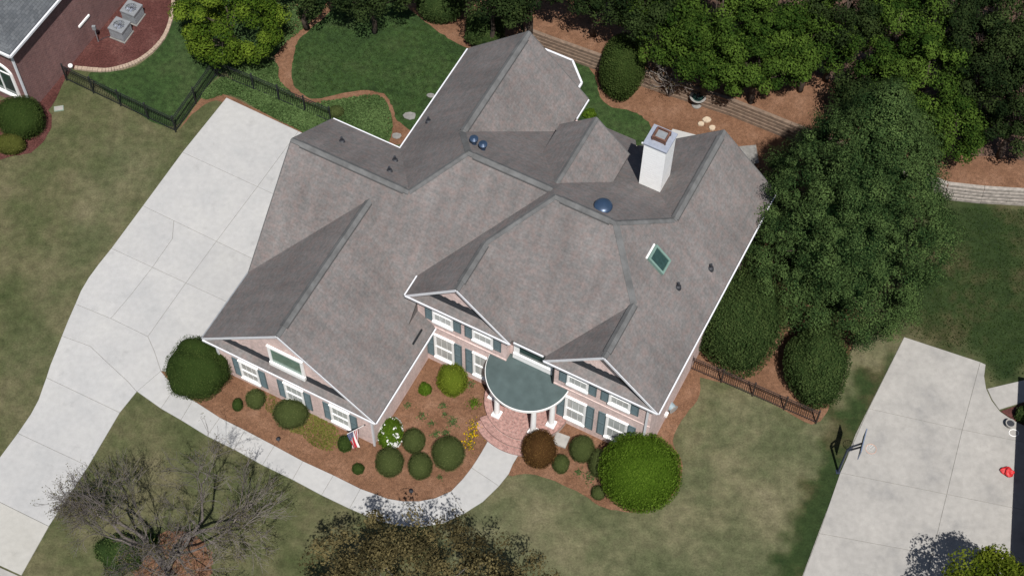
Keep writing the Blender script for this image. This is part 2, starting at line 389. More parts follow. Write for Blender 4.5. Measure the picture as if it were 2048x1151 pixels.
lGrass = leaf_mat('blade_grass', (0.026, 0.030, 0.010), (0.100, 0.085, 0.040), 0.3)
lGrassD = leaf_mat('blade_fescue', (0.008, 0.022, 0.004), (0.040, 0.066, 0.014), 0.3)

# ------------------------------------------------------------------ foliage
def quads(name, P, nrm, size, mat, parent=None, tint=None, rs=None, aspect=0.62):
    """N small leaf shaped faces in one mesh"""
    n = len(P); rs = rs or np.random.RandomState(1)
    nrm = nrm / np.maximum(np.linalg.norm(nrm, axis=1, keepdims=True), 1e-6)
    t = rs.randn(n, 3); t -= nrm * (t * nrm).sum(1, keepdims=True); t /= np.maximum(np.linalg.norm(t, axis=1, keepdims=True), 1e-6)
    b = np.cross(nrm, t); s = (np.broadcast_to(size, (n,)) * rs.uniform(0.7, 1.3, n))[:, None]
    V = np.empty((n, 4, 3)); V[:, 0] = P - t * s * 0.5; V[:, 1] = P + b * s * 0.5 * aspect; V[:, 2] = P + t * s * 0.5; V[:, 3] = P - b * s * 0.5 * aspect
    me = bpy.data.meshes.new(name)
    me.vertices.add(4 * n); me.loops.add(4 * n); me.polygons.add(n)
    me.vertices.foreach_set('co', V.astype(np.float32).ravel())
    me.loops.foreach_set('vertex_index', np.arange(4 * n, dtype=np.int32))
    me.polygons.foreach_set('loop_start', np.arange(0, 4 * n, 4, dtype=np.int32))
    if tint is None: tint = rs.uniform(0, 1, n)
    at_ = me.attributes.new('tint', 'FLOAT', 'FACE'); at_.data.foreach_set('value', np.clip(tint, 0, 1).astype(np.float32))
    me.materials.append(mat); me.update(calc_edges=True)
    o = bpy.data.objects.new(name, me); COL.objects.link(o)
    if parent: o.parent = parent
    return o
def sph(rs, n):
    d = rs.randn(n, 3); return d / np.linalg.norm(d, axis=1, keepdims=True)
def lump(d, rs, k=9, f=3.0):
    """smooth random bumps on the sphere of directions, about -1..1"""
    out = np.zeros(len(d))
    for i in range(k):
        w = rs.randn(3) * f; out += np.sin(d @ w + rs.uniform(0, 6.28))
    return out / math.sqrt(k)
def ico(r, sub=3):
    import bmesh
    bm = bmesh.new(); bmesh.ops.create_icosphere(bm, subdivisions=sub, radius=r)
    V = np.array([v.co[:] for v in bm.verts]); Fc = [[v.index for v in f.verts] for f in bm.faces]; bm.free(); return V, Fc
ICO = ico(1.0, 4)
SEED = [100]
def bush(name, label, px, py, rx, ry, mat, cat='shrub', group=None, zr=None, leaf=0.055, dens=420, amp=0.05, base_z=0.0, sit=0.85, f=3.0, flowers=None, loc=None, rotz=0.0, tuft=0.05):
    """a clipped or rounded shrub: leafy shell over a dense inner mass. rx, ry: half sizes of its outline in the photograph (px)"""
    SEED[0] += 1; rs = np.random.RandomState(SEED[0])
    k = ppm(px, py, 0.6); a = rx / k
    if zr is None: zr = ry / k * 0.98
    # outline half height comes from depth and height together
    ct, st = math.cos(TH), math.sin(TH)
    yy = (ry / k) ** 2 - (zr * st) ** 2
    bdep = math.sqrt(max(yy, (0.55 * a) ** 2)) / ct if yy > 0 else 0.6 * a
    zc = base_z + zr * sit
    p = at(px, py, zc)
    root = empty(name, (p.x, p.y, base_z), rotz, label, cat, group)
    R = np.array([a, bdep, zr]); off = np.array([0, 0, zc - base_z])
    s0 = SEED[0]
    V, Fc = ICO
    core = V * (1 + amp * lump(V, np.random.RandomState(s0 + 7), f=f))[:, None] * R * 0.93 + off
    core[:, 2] = np.maximum(core[:, 2], 0.0)
    co = mk('dark_core', core, Fc, mat, root, smooth=True)
    area = 4 * math.pi * ((a * bdep) ** 1.6 / 3 + (a * zr) ** 1.6 / 3 + (bdep * zr) ** 1.6 / 3) ** (1 / 1.6)
    n = int(min(area * dens, 26000)); d = sph(rs, n)
    d = d[d[:, 2] > -0.75]; n = len(d)
    rr = (1 + amp * lump(d, np.random.RandomState(s0 + 7), f=f)) * rs.uniform(0.93, 1.0 + tuft, n)
    P = d * rr[:, None] * R + off
    ok = P[:, 2] > 0.01; P = P[ok]; d = d[ok]
    nr = d + 0.65 * rs.randn(len(d), 3)
    tint = 0.5 + 0.26 * lump(d, rs, f=7) * 0.6 + rs.uniform(-0.32, 0.32, len(d))
    quads('foliage', P, nr, leaf, mat, root, tint, rs)
    at_ = co.data.attributes.new('tint', 'FLOAT', 'FACE'); at_.data.foreach_set('value', np.full(len(co.data.polygons), 0.12, np.float32))  # core takes a dark tint, painting the shade inside the shrub
    if flowers:
        fm, fn, fs = flowers; d = sph(rs, fn * 3); d = d[d[:, 2] > 0.0][:fn]
        c = d[rs.randint(0, max(2, fn // 9), len(d))] + 0.10 * rs.randn(len(d), 3); c /= np.linalg.norm(c, axis=1, keepdims=True)
        tag(quads('flowers', c * R * 1.04 + off, c + 0.4 * rs.randn(len(c), 3), fs, fm, root, None, rs, 0.95), kind='stuff')
    return root
def clump_crown(rs, centers, cr, nl, up=0.35, squash=0.8, surf=0.62):
    """leaves gathered in clumps"""
    P = []; Nn = []; T = []
    for c, r in zip(centers, cr):
        d = sph(rs, nl); q = rs.uniform(0, 1, nl) ** 0.45
        rr = np.where(rs.uniform(0, 1, nl) < surf, rs.uniform(0.8, 1.05, nl), q)
        o = d * rr[:, None] * r; o[:, 2] *= squash
        P.append(c + o); Nn.append(d * 1.1 + np.array([0, 0, up]) + 0.38 * rs.randn(nl, 3)); T.append(np.clip(0.45 + rs.uniform(-0.42, 0.42) + rs.uniform(-0.22, 0.22, nl), 0, 1))
    return np.concatenate(P), np.concatenate(Nn), np.concatenate(T)
def limbs(rs, base_h, top, targets, r0, lean=(0, 0), wig=0.12):
    mb = MB(); tp = [Vector((0, 0, -0.1))]; n = 6
    for i in range(1, n + 1):
        t = i / n; tp.append(Vector((lean[0] * t + rs.uniform(-wig, wig), lean[1] * t + rs.uniform(-wig, wig), top * t)))
    mb.tube(tp, [r0 * (1.25 if i == 0 else 1 - 0.8 * i / n) for i in range(n + 1)], 8)
    for c in targets:
        c = Vector(c); hz = min(max(base_h, c.z * 0.5 + rs.uniform(-0.6, 0.3)), top * 0.9); t = hz / top
        i = min(int(t * n), n - 1); f = t * n - i; s = tp[i].lerp(tp[i + 1], f)
        md = s.lerp(c, 0.5) + Vector((rs.uniform(-.25, .25), rs.uniform(-.25, .25), rs.uniform(-.1, .35)))
        r = r0 * (1 - 0.75 * t) * 0.5; mb.tube([s, md, c], [r, r * 0.6, 0.015], 5, False)
    return mb
def tree(name, label, px, py, zc, R, mat, cat='tree', group=None, nclump=70, cr=0.8, nl=300, leaf=0.14, bark=None, trunk=0.16, base_z=0.0, fill=0.55, shape='egg', cut=-0.6, squash=0.8, up=0.35, lean=(0, 0), surf=0.62, amp=0.12):
    """px, py: where the middle of its crown shows; zc: height of that middle; R: crown half sizes"""
    SEED[0] += 1; rs = np.random.RandomState(SEED[0])
    p = at(px, py, zc); bx = p.x - lean[0]; by = p.y - lean[1]
    root = empty(name, (bx, by, base_z), 0, label, cat, group)
    d = sph(rs, nclump * 3); d = d[d[:, 2] > cut][:nclump]
    rr = rs.uniform(fill, 1, len(d)) ** 0.7 * (1 + amp * lump(d, rs))
    C = d * rr[:, None] * np.array(R)
    if shape == 'cone':
        h = (C[:, 2] / R[2] + 1) / 2; k = 1.25 - 0.85 * h; C[:, 0] *= k; C[:, 1] *= k
    C = C + np.array([lean[0], lean[1], zc - base_z])
    C = C[C[:, 2] > 0.3]
    crr = cr * rs.uniform(0.65, 1.25, len(C))
    P, Nn, T = clump_crown(rs, C, crr, nl, up, squash, surf)
    ok = P[:, 2] > 0.05
    ti = C[rs.choice(len(C), min(len(C), 14), False)]
    limbs(rs, max(0.8, (zc - base_z - R[2]) * 0.9), zc - base_z + R[2] * 0.45, ti, trunk, lean).build('trunk', bark or mBark, root, smooth=True)
    quads('crown', P[ok], Nn[ok], leaf, mat, root, T[ok], rs)
    return root
def in_poly(P, poly):
    x, y = P[:, 0], P[:, 1]; inside = np.zeros(len(P), bool); n = len(poly); j = n - 1
    for i in range(n):
        xi, yi = poly[i]; xj, yj = poly[j]
        c = ((yi > y) != (yj > y)) & (x < (xj - xi) * (y - yi) / (yj - yi + 1e-12) + xi); inside ^= c; j = i
    return inside
def cover(name, label, pts, mat, n, h, leaf, cat, z=0.02, clumpy=0.0, kind='stuff', sm=4):
    """low leafy ground cover spread over an outline"""
    SEED[0] += 1; rs = np.random.RandomState(SEED[0])
    w = smooth([at2(*p) for p in pts], sm); a = np.array(w); lo, hi = a.min(0), a.max(0)
    P = rs.uniform(lo, hi, (n * 3, 2)); P = P[in_poly(P, w)][:n]
    if clumpy:
        ph = rs.uniform(0, 6, 8); fr = rs.randn(8, 2) * 2.2
        v = sum(np.sin(P @ fr[i] + ph[i]) for i in range(8)) / 2.8
        P = P[rs.uniform(-1.2, 1.2, len(P)) < v + (1 - clumpy)]
    z_ = rs.uniform(0, 1, len(P)) ** 1.4 * h * (0.7 + 0.3 * np.sin(P[:, 0] * 5) * np.sin(P[:, 1] * 4.3)) + z
    Q = np.column_stack([P, z_]); nr = rs.randn(len(P), 3) * 0.6 + np.array([0, 0, 1])
    t = 0.5 + 0.22 * np.sin(P[:, 0] * 1.7 + 1) * np.sin(P[:, 1] * 2.1) + rs.uniform(-0.35, 0.35, len(P))
    o = quads(name, Q, nr, leaf, mat, None, t, rs)
    return tag(o, label, cat, kind=kind)

# ------------------------------------------------------------------ ground
def lawn_ground():
    xs = np.concatenate([np.linspace(-220, -40, 10)[:-1], np.arange(-40, 40.01, 0.25), np.linspace(40, 220, 10)[1:]])
    ys = np.concatenate([np.linspace(-160, -26, 8)[:-1], np.arange(-26, 30.01, 0.25), np.linspace(30, 240, 10)[1:]])
    X, Y = np.meshgrid(xs, ys); P = np.column_stack([X.ravel(), Y.ravel()]); nx, ny = len(xs), len(ys)
    rs = np.random.RandomState(3)
    def wob(k, f, amp):
        o = np.zeros((len(P), 2))
        for i in range(k):
            w = rs.randn(2) * f; o += np.outer(np.sin(P @ w + rs.uniform(0, 6)), rs.randn(2))
        return o * amp / math.sqrt(k)
    Q = P + wob(8, 1.6, .35) + wob(8, 4, .18)
    def zone(pts, soft):
        w = [at2(*p) for p in pts]; acc = np.zeros(len(P))
        for i in range(14):
            a = 2.4 * i; r = soft * math.sqrt((i + .5) / 14); acc += in_poly(Q + np.array([math.cos(a), math.sin(a)]) * r, w)
        return acc / 14
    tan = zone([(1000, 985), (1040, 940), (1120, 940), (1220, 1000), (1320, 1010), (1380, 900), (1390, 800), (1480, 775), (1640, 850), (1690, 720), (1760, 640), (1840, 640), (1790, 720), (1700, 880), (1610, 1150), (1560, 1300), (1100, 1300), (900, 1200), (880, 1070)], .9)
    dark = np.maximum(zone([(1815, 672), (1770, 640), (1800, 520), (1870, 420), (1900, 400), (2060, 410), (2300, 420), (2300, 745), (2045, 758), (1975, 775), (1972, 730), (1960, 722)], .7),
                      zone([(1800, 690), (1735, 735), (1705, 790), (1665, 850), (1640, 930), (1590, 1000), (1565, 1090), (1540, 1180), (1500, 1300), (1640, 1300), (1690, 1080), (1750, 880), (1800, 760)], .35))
    dry = .8 * zone([(230, 280), (300, 270), (330, 330), (270, 420), (210, 500), (150, 560), (90, 700), (60, 780), (30, 760), (110, 580), (170, 420)], 1.6)
    F_ = [(j * nx + i, j * nx + i + 1, (j + 1) * nx + i + 1, (j + 1) * nx + i) for j in range(ny - 1) for i in range(nx - 1)]
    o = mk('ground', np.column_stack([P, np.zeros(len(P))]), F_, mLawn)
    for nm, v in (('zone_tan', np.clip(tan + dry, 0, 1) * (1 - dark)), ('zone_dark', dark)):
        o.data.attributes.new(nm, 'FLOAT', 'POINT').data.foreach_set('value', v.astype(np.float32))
    return tag(o, kind='structure')
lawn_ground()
# back yard
sheet('back_mulch', [(560, -60), (545, 60), (552, 130), (556, 170), (612, 210), (720, 205), (775, 230), (775, 290), (900, 260), (1000, 200), (1200, 260), (1330, 320), (1500, 420), (1560, 420), (1640, 420), (1760, 420), (1880, 402), (1700, 320), (1480, 235), (1200, 140), (1050, 70), (1000, -60), (800, -80)], 0.008, mMulch, thick=0.006)
sheet('bed_behind_hedges', [(1372, 742), (1395, 690), (1440, 590), (1520, 470), (1620, 470), (1720, 600), (1700, 700), (1640, 842), (1560, 815), (1480, 775)], 0.010, mMulch, thick=0.006)
sheet('back_lawn', [(950, 110), (905, 83), (860, 52), (802, 5), (760, -30), (700, -20), (652, 32), (617, 62), (593, 88), (588, 112), (582, 150), (596, 180), (625, 197), (672, 190), (730, 181), (768, 188), (784, 212), (800, 246), (860, 262), (930, 170)], 0.022, mLawnDark, thick=0.016)
sheet('back_lawn_strip', [(1140, 100), (1172, 128), (1192, 158), (1200, 192), (1222, 215), (1262, 222), (1288, 236), (1304, 262), (1298, 300), (1240, 300), (1160, 260), (1120, 180)], 0.022, mLawnDark, thick=0.016)
sheet('side_lawn', [(178, 150), (238, 142), (280, 128), (316, 96), (340, 50), (350, -40), (480, -40), (560, 30), (552, 110), (440, 148), (350, 252), (240, 203)], 0.012, mLawnDark, thick=0.01)
sheet('neighbour_mulch', [(60, 215), (95, 222), (132, 158), (150, 138), (205, 142), (240, 137), (275, 124), (305, 103), (330, 75), (342, 40), (350, -60), (150, -60), (60, 60)], 0.014, mMulchRed, thick=0.012)
sheet('neighbour_bed', [(-30, 210), (60, 205), (100, 225), (100, 262), (70, 300), (30, 312), (-30, 312)], 0.011, mMulchRed, thick=0.008)
sheet('soil_patch', [(404, 196), (452, 190), (540, 232), (640, 282), (640, 300), (600, 280), (450, 205), (395, 220), (352, 268)], 0.007, mMulch, thick=0.004)
# front beds
sheet('front_bed', [(322, 740), (344, 772), (392, 804), (444, 838), (488, 859), (550, 892), (605, 922), (667, 951), (723, 979), (771, 997), (806, 1004), (840, 1003), (871, 997), (906, 981), (927, 956), (945, 934), (965, 903), (985, 870), (1010, 800), (900, 690), (760, 800), (600, 790), (430, 700), (350, 700)], 0.012, mMulch, sm=4, jit=0.015, thick=0.010)
sheet('entrance_bed', [(1038, 906), (1024, 932), (1018, 950), (1060, 948), (1110, 962), (1165, 988), (1200, 1010), (1245, 1022), (1300, 1018), (1350, 985), (1366, 930), (1345, 880), (1370, 830), (1400, 790), (1395, 740), (1370, 740), (1300, 820), (1150, 800), (1060, 820)], 0.013, mMulch, sm=4, jit=0.03, thick=0.006)
sheet('tree_ring', [(268, 1095), (310, 1070), (355, 1062), (400, 1078), (425, 1110), (420, 1150), (370, 1190), (300, 1190), (262, 1150)], 0.010, mMulch, jit=0.12, thick=0.008)
# raised terrace behind the timber walls
TZ = 0.95
tw = [at2(x, y, 0) for x, y in [(1050, 86), (1090, 101), (1210, 144), (1330, 186), (1460, 229), (1577, 276), (1720, 330), (1888, 396), (1960, 404), (2060, 410)]]
tag(MB().prism([(x, y + 0.12) for x, y in tw] + [(60, tw[-1][1]), (60, 90), (-2, 90), (tw[0][0] - 0.3, tw[0][1] + 3)], -0.3, TZ).build('terrace', mMulch), kind='structure')
sheet('woodland_floor', [(1160, 20), (1300, 60), (1480, 130), (1700, 200), (1800, 270), (1900, 320), (2100, 345), (2400, 300), (2400, -500), (1160, -500)], TZ + 0.012, mLitter, jit=0.3, thick=0.01)

# ------------------------------------------------------------------ concrete
def shrinkpoly(w, d): return offset(ccw(w), -d)
def paving(name, base_pts, panels, mat, z=0.045, world=None):
    root = MB().prism([at2(*p) for p in base_pts] if world is None else world, -0.05, z - 0.025).build(name, mJoint)
    tag(root, kind='structure')
    for p in panels:
        w = [q if isinstance(q[0], float) and abs(q[0]) < 60 and len(q) == 3 else at2(*q) for q in p]
        w = [(q[0], q[1]) for q in w]
        MB().prism(shrinkpoly(w, 0.008), -0.04, z, 0.008).build('concrete_panel', mat, root)
    return root
def isect(a, b, c, d):
    a, b, c, d = [Vector(q).to_2d() for q in (a, b, c, d)]; r = b - a; s = d - c; k = r.x * s.y - r.y * s.x
    t = ((c - a).x * s.y - (c - a).y * s.x) / k; q = a + r * t; return (q.x, q.y, 0.0)
gw0, gw1 = HW(-9.64, -12), HW(-9.64, 4)
def wallhit(p, q): return isect(at2(*p), at2(*q), gw0, gw1)
w_back = wallhit((453, 196), (605, 267)); w1 = wallhit((365, 305), (515, 374)); w2 = wallhit((286, 412), (433, 483)); w3 = wallhit((305, 535), (372, 566))
wend = HW(-9.64, -8.7); wend = (float(wend.x), float(wend.y), 0.0)
wb3 = (float(w_back[0]), float(w_back[1]), 0.0)
drive_panels = [
    [(453, 196), (597, 263), (515, 374), (365, 305)],
    [(365, 305), (515, 374), (433, 483), (286, 412)],
    [(286, 412), (348, 442), (345, 478), (326, 505), (305, 535), (223, 497)],
    [(348, 442), (433, 483), (372, 566), (305, 535), (326, 505), (345, 478)],
    [(223, 497), (305, 535), (262, 590), (222, 637), (151, 608), (162, 582), (178, 555), (198, 528)],
    [(305, 535), (372, 566), (296, 673), (222, 637), (262, 590)],
    [(151, 608), (222, 637), (296, 673), (310, 705), (322, 742), (274, 783), (255, 762), (215, 725), (180, 692), (124, 672), (136, 642)],
    [(124, 672), (180, 692), (215, 725), (255, 762), (274, 783), (240, 825), (93, 755), (101, 730), (112, 703)],
    [(93, 755), (240, 825), (177, 932), (36, 866), (62, 828), (77, 800)],
    [(36, 866), (177, 932), (98, 1052), (-52, 978), (-8, 925)],
    [(597, 263), w_back, w1, (515, 374)], [(515, 374), w1, w2, (433, 483)], [(433, 483), w2, w3, (372, 566)],
    [(372, 566), w3, wend, (372, 700), (340, 745), (322, 742), (310, 705), (296, 673)]]
allp = [(453, 196), (597, 263), w_back, w1, w2, w3, wend, (372, 700), (322, 742), (274, 783), (240, 825), (177, 932), (98, 1052), (-52, 978), (-8, 925), (36, 866), (62, 828), (77, 800), (93, 755), (101, 730), (112, 703), (124, 672), (136, 642), (151, 608), (162, 582), (178, 555), (198, 528), (223, 497), (286, 412), (365, 305)]
driveway = paving('driveway', None, drive_panels, mConc, world=shrinkpoly([(q[0], q[1]) if len(q) == 3 else at2(*q) for q in allp], 0.015))
paving('driveway_apron', [(-52, 978), (98, 1052), (43, 1150), (-120, 1075)], [[(-52, 978), (98, 1052), (43, 1150), (-120, 1075)]], mConcWarm, 0.040)
paving('street_gutter', [(-125, 1078), (43, 1153), (0, 1230), (-200, 1150)], [[(-125, 1078), (43, 1153), (0, 1230), (-200, 1150)]], mConcOld, 0.030)
so = [(274, 783), (322, 817), (362, 840), (414, 872), (469, 899), (525, 930), (585, 959), (643, 990), (699, 1017), (756, 1041), (800, 1051), (845, 1053), (886, 1046), (928, 1027), (966, 1003), (998, 972), (1018, 947), (1026, 928), (1038, 908)]
si = [(322, 742), (350, 776), (386, 800), (440, 835), (490, 860), (549, 891), (606, 922), (667, 950), (721, 977), (776, 997), (806, 1002), (838, 1002), (870, 996), (902, 982), (926, 957), (943, 935), (953, 920), (964, 902), (977, 879)]
pan = []; k = [0, 1, 2, 3, 4, 5, 6, 7, 8, 9, 11, 13, 15, 18]
for a, b in zip(k[:-1], k[1:]): pan.append(so[a:b + 1] + si[a:b + 1][::-1])
walk = paving('front_walk', None, pan, mConc, 0.05, world=shrinkpoly([at2(*p) for p in so + si[::-1]], 0.015))
nd = [(1808, 674), (1960, 724), (1971, 729), (1968, 752), (1972, 777), (1983, 801), (2000, 823), (2025, 840), (2060, 856), (2060, 1300), (1560, 1270), (1711, 868)]
ndp = [[(1808, 674), (1960, 724), (1924, 859), (1737, 817)], [(1960, 724), (1971, 729), (1968, 752), (1972, 777), (1983, 801), (2000, 823), (2025, 840), (2060, 856), (2060, 887), (1924, 859)],
       [(1737, 817), (1924, 859), (1893, 988), (1680, 945)], [(1924, 859), (2060, 887), (2060, 1022), (1893, 988)], [(1680, 945), (1893, 988), (1864, 1108), (1638, 1066)], [(1893, 988), (2060, 1022), (2060, 1145), (1864, 1108)],
       [(1638, 1066), (1864, 1108), (1822, 1290), (1560, 1270)], [(1864, 1108), (2060, 1145), (2060, 1300), (1822, 1290)]]
paving('neighbour_driveway', nd, ndp, mConcOld, 0.045)
paving('neighbour_walk', [(1974, 777), (2060, 757), (2060, 800), (1998, 819), (1984, 799)], [[(1974, 777), (2060, 757), (2060, 800), (1998, 819), (1984, 799)]], mConcOld, 0.04)
sheet('neighbour_flower_bed', [(2001, 822), (2060, 802), (2060, 855), (2025, 839)], 0.03, mMulchRed, sm=0, jit=0.0, thick=0.03)
paving('back_patio', [(1478, 293), (1512, 290), (1518, 326), (1496, 332)], [[(1478, 293), (1512, 290), (1518, 326), (1496, 332)]], mSlate, 0.04)
paving('back_stoop', [(1345, 258), (1392, 270), (1380, 285), (1330, 280)], [[(1345, 258), (1392, 270), (1380, 285), (1330, 280)]], mConc, 0.04)

# ------------------------------------------------------------------ the house (local axes: u along the front, v to the back)
house = empty('brick_house', (0, 0, 0), -AL, 'pink brick two-storey house with grey-brown shingle roof and rounded porch', 'house')
p, pu, pb, pW = 0.994, 0.973, 0.729, 0.887
uW0, uW1, vW, zW, vF0, vL, vB1, uBL, vBk, uBr, uBR = -10.02, -1.20, -10.52, 3.47, -6.68, -2.04, 1.125, -6.44, 7.70, -3.255, -0.09
vM, uB0, uB1, vB, zE, vV, uC0, vC, uR, vH, dM, uK, vKk, vBG = -5.33, -2.41, 2.72, -5.51, 5.76, -4.38, 4.36, -5.55, 9.72, -0.15, 0.463, 6.80, 7.01, 7.63
hw = 4.353; uWc = uW0 + hw; zWr = zW + pW * hw; vWre = vF0 + hw * pW / p; zW1 = zWr - pW * (uW1 - uWc)
zL = zW + p * (vL - vF0); zB1 = zL - pb * (vB1 - vL); uX = uBL + (zL - zB1) / pu
zBr = zB1 + pu * (uBr - uBL); zH = zW + p * (vH - vF0); uH = uBL + (zH - zB1) / pu; vE = vH + (zH - zBr) / pb; zBR = zBr - pu * (uBR - uBr)
vR = vH - dM; zR = zH + pb * dM; hb = (uB1 - uB0) / 2; uBc = uB0 + hb; zBc = zE + pu * hb; vBe = vM + hb * pu / p
u3 = uB0 + (zR - zE) / pu; u4 = uR - (zR - zE) / pu; hc = (uR - uC0) / 2; uCc = uC0 + hc; zCc = zE + pu * hc; vCe = vM + hc * pu / p
zK = zE + pu * (uR - uK); vK = vH + (zH - zK) / pb; zBG = zH - pb * (vBG - vH)
uT = uB0 + (zH - zE) / pu; vA = -5.16; uA = -2.06; zA = zWr - pW * (uA - uWc)
zKl = zH - pb * (vKk - vH); uKl = uK - (zK - zKl) / pu
vBRv = vH + (zH - zBR) / pb
def slope(pts, name='roof_slope', mat=None, th=0.14):
    """a roof slope with thickness; pts go round its upper face"""
    n = len(pts); V = [Vector(q) for q in pts]
    nr = Vector((0, 0, 0))
    for i in range(n): nr += V[i].cross(V[(i + 1) % n])
    if nr.z < 0: V = V[::-1]
    lo = [v - Vector((0, 0, th)) for v in V]
    Fc = [tuple(range(n)), tuple(range(2 * n - 1, n - 1, -1))] + [(i, n + i, n + (i + 1) % n, (i + 1) % n) for i in range(n)]
    return mk(name, V + lo, Fc, mat or mShingle, house, uv=True)
slope([(uW0, vW, zW), (uWc, vW, zWr), (uWc, vWre, zWr), (uW0, vF0, zW)])
vAf = vF0 + (zA - zW) / p; zFA = zW + p * (vA - vF0)
slope([(uWc, vW, zWr), (uW1, vW, zW1), (uW1, vA, zW1), (uA, vA, zA), (uA, vAf, zA), (uWc, vWre, zWr)])
mk('cheek_wall', [(uA - x, y, z) for x in (0.0, .12) for y, z in ((vAf, zA - .02), (vA, zA - .02), (vA, zFA - .02))], [(0, 1, 2), (5, 4, 3), (0, 3, 4, 1), (1, 4, 5, 2), (2, 5, 3, 0)], mShingle, house, uv=True)
slope([(uW0, vF0, zW), (uWc, vWre, zWr), (uA, vAf, zA), (uA, vA, zFA), (uB0, vV, zE), (uT, vH, zH), (uH, vH, zH), (uX, vL, zL), (uW0, vL, zL)])
slope([(uW0, vL, zL), (uX, vL, zL), (uBL, vB1, zB1), (uW0, vB1, zB1)])
slope([(uBL, vB1, zB1), (uX, vL, zL), (uH, vH, zH), (uBr, vE, zBr), (uBr, vBk, zBr), (uBL, vBk, zB1)])
slope([(uBr, vE, zBr), (uBr, vBk, zBr), (uBR, vBk, zBR), (uBR, vBRv, zBR)])
slope([(uH, vH, zH), (uT, vH, zH), (u3, vR, zR), (u4, vR, zR), (uK, vK, zK), (uKl, vKk, zKl), (uKl - .3, vBG, zBG), (uBR + .2, vBG, zBG), (uBR + .05, vBRv, zBR), (uBr, vE, zBr)])
slope([(u3, vR, zR), (uBc, vBe, zBc), (uB1, vM, zE), (uC0, vM, zE), (uCc, vCe, zCc), (u4, vR, zR)])
slope([(uB0, vB, zE), (uBc, vB, zBc), (uBc, vBe, zBc), (u3, vR, zR), (uT, vH, zH), (uB0, vV, zE)])
slope([(uBc, vB, zBc), (uB1, vB, zE), (uB1, vM, zE), (uBc, vBe, zBc)])
slope([(uCc, vC, zCc), (uC0, vC, zE), (uC0, vM, zE), (uCc, vCe, zCc)])
slope([(uCc, vC, zCc), (uCc, vCe, zCc), (u4, vR, zR), (uK, vK, zK), (uK, vKk, zK), (uR, vKk, zE), (uR, vC, zE)])
slope([(uK, vK, zK), (uK, vKk, zK), (uKl, vKk, zKl)])
# small rear gable between the back wing and the chimney
def onplane(px, py, n, P0):
    d = FW + RT * (px - 1024) / F_PX - UP * (py - 575.5) / F_PX
    n = np.array(n); t = float((np.array(P0) - CAM) @ n) / float(d @ n); return Vector(CAM + t * d)
nBk = tuple(VD * pb + Vector((0, 0, 1)))
q = to_uv(onplane(1112, 366, nBk, HW(0, vH, zH)))
uN, vN0, zN = q; hN = 1.72; zNe = zN - 0.95 * hN
vN1 = 6.2
for it in range(40):       # where the ridge ends in the photograph
    w_ = HW(uN, vN1, zN) - Vector(CAM); yy = 575.5 - F_PX * w_.dot(Vector(UP)) / w_.dot(Vector(FW)); vN1 += (yy - 235) * 0.01
vNe = vH + (zH - zNe) / pb
slope([(uN, vN0, zN), (uN, vN1, zN), (uN - hN, vN1, zNe), (uN - hN, vNe, zNe)])
slope([(uN, vN0, zN), (uN + hN, vNe, zNe), (uN + hN, vN1, zNe), (uN, vN1, zN)])

def cap(a, b, w=0.30, drop=0.85, th=0.05, lift=0.035, seg=0.30):
    """ridge or hip cap: overlapping folded pieces"""
    a = Vector(a) + Vector((0, 0, lift)); b = Vector(b) + Vector((0, 0, lift)); d = (b - a); L = d.length; d.normalize()
    x = d.cross(Vector((0, 0, 1))).normalized(); mb = MB(); n = max(1, int(L / seg))
    dn = Vector((0, 0, -drop * w / 2))
    for i in range(n):
        s = a + d * (L * i / n); e = a + d * (L * (i + 1) / n + 0.0); h = Vector((0, 0, 0.012))
        V = [s + x * w / 2 + dn + h, s + h, s - x * w / 2 + dn + h, e + x * w / 2 + dn, e, e - x * w / 2 + dn]
        t = Vector((0, 0, -th)); V += [v + t for v in V]
        mb.add(V, [(0, 1, 4, 3), (1, 2, 5, 4), (9, 10, 7, 6), (10, 11, 8, 7), (0, 3, 9, 6), (2, 8, 11, 5), (0, 6, 7, 1), (1, 7, 8, 2), (3, 4, 10, 9), (4, 5, 11, 10)])
    return mb.build('ridge_cap', mCap, house)
def li(a, b, t): return Vector(a).lerp(Vector(b), t)
def vent(a, b, t0, t1):           # raised ridge vent, ends short of the ridge ends
    strip_ = cap(li(a, b, t0), li(a, b, t1), w=0.375, drop=0.86, th=0.03, lift=0.042, seg=0.9); strip_.data.materials[0] = mVentShade; strip_.name = 'vent_edge_shade'  # wider dark strip paints the shadow lines along the vent edges
    cap(li(a, b, t0), li(a, b, t1), w=0.32, drop=0.86, th=0.03, lift=0.062, seg=0.3)
rw = ((uWc, vW, zWr), (uWc, vWre, zWr)); cap(*rw, w=0.26); vent(*rw, 0.07, 0.99)
rl = ((uW0, vL, zL), (uX, vL, zL)); cap(*rl, w=0.26); vent(*rl, 0.08, 0.96)
rb = ((uBr, vBk, zBr), (uBr, vE, zBr)); cap(*rb, w=0.26); vent(*rb, 0.06, 0.98)
rf = ((uH, vH, zH), (uT, vH, zH)); cap(*rf, w=0.26); vent(*rf, 0.07, 0.97)
rm = ((u3, vR, zR), (u4, vR, zR)); cap(*rm, w=0.26); vent(*rm, 0.10, 0.92)
rB = ((uBc, vB, zBc), (uBc, vBe, zBc)); cap(*rB, w=0.26); vent(*rB, 0.16, 0.95)
rC = ((uCc, vC, zCc), (uCc, vCe, zCc)); cap(*rC, w=0.26); vent(*rC, 0.10, 1.0)
rk = ((uK, vKk, zK), (uK, vK, zK)); cap(*rk, w=0.26); vent(*rk, 0.07, 0.98)
cap((uN, vN1, zN), (uN, vN0, zN), w=0.24)
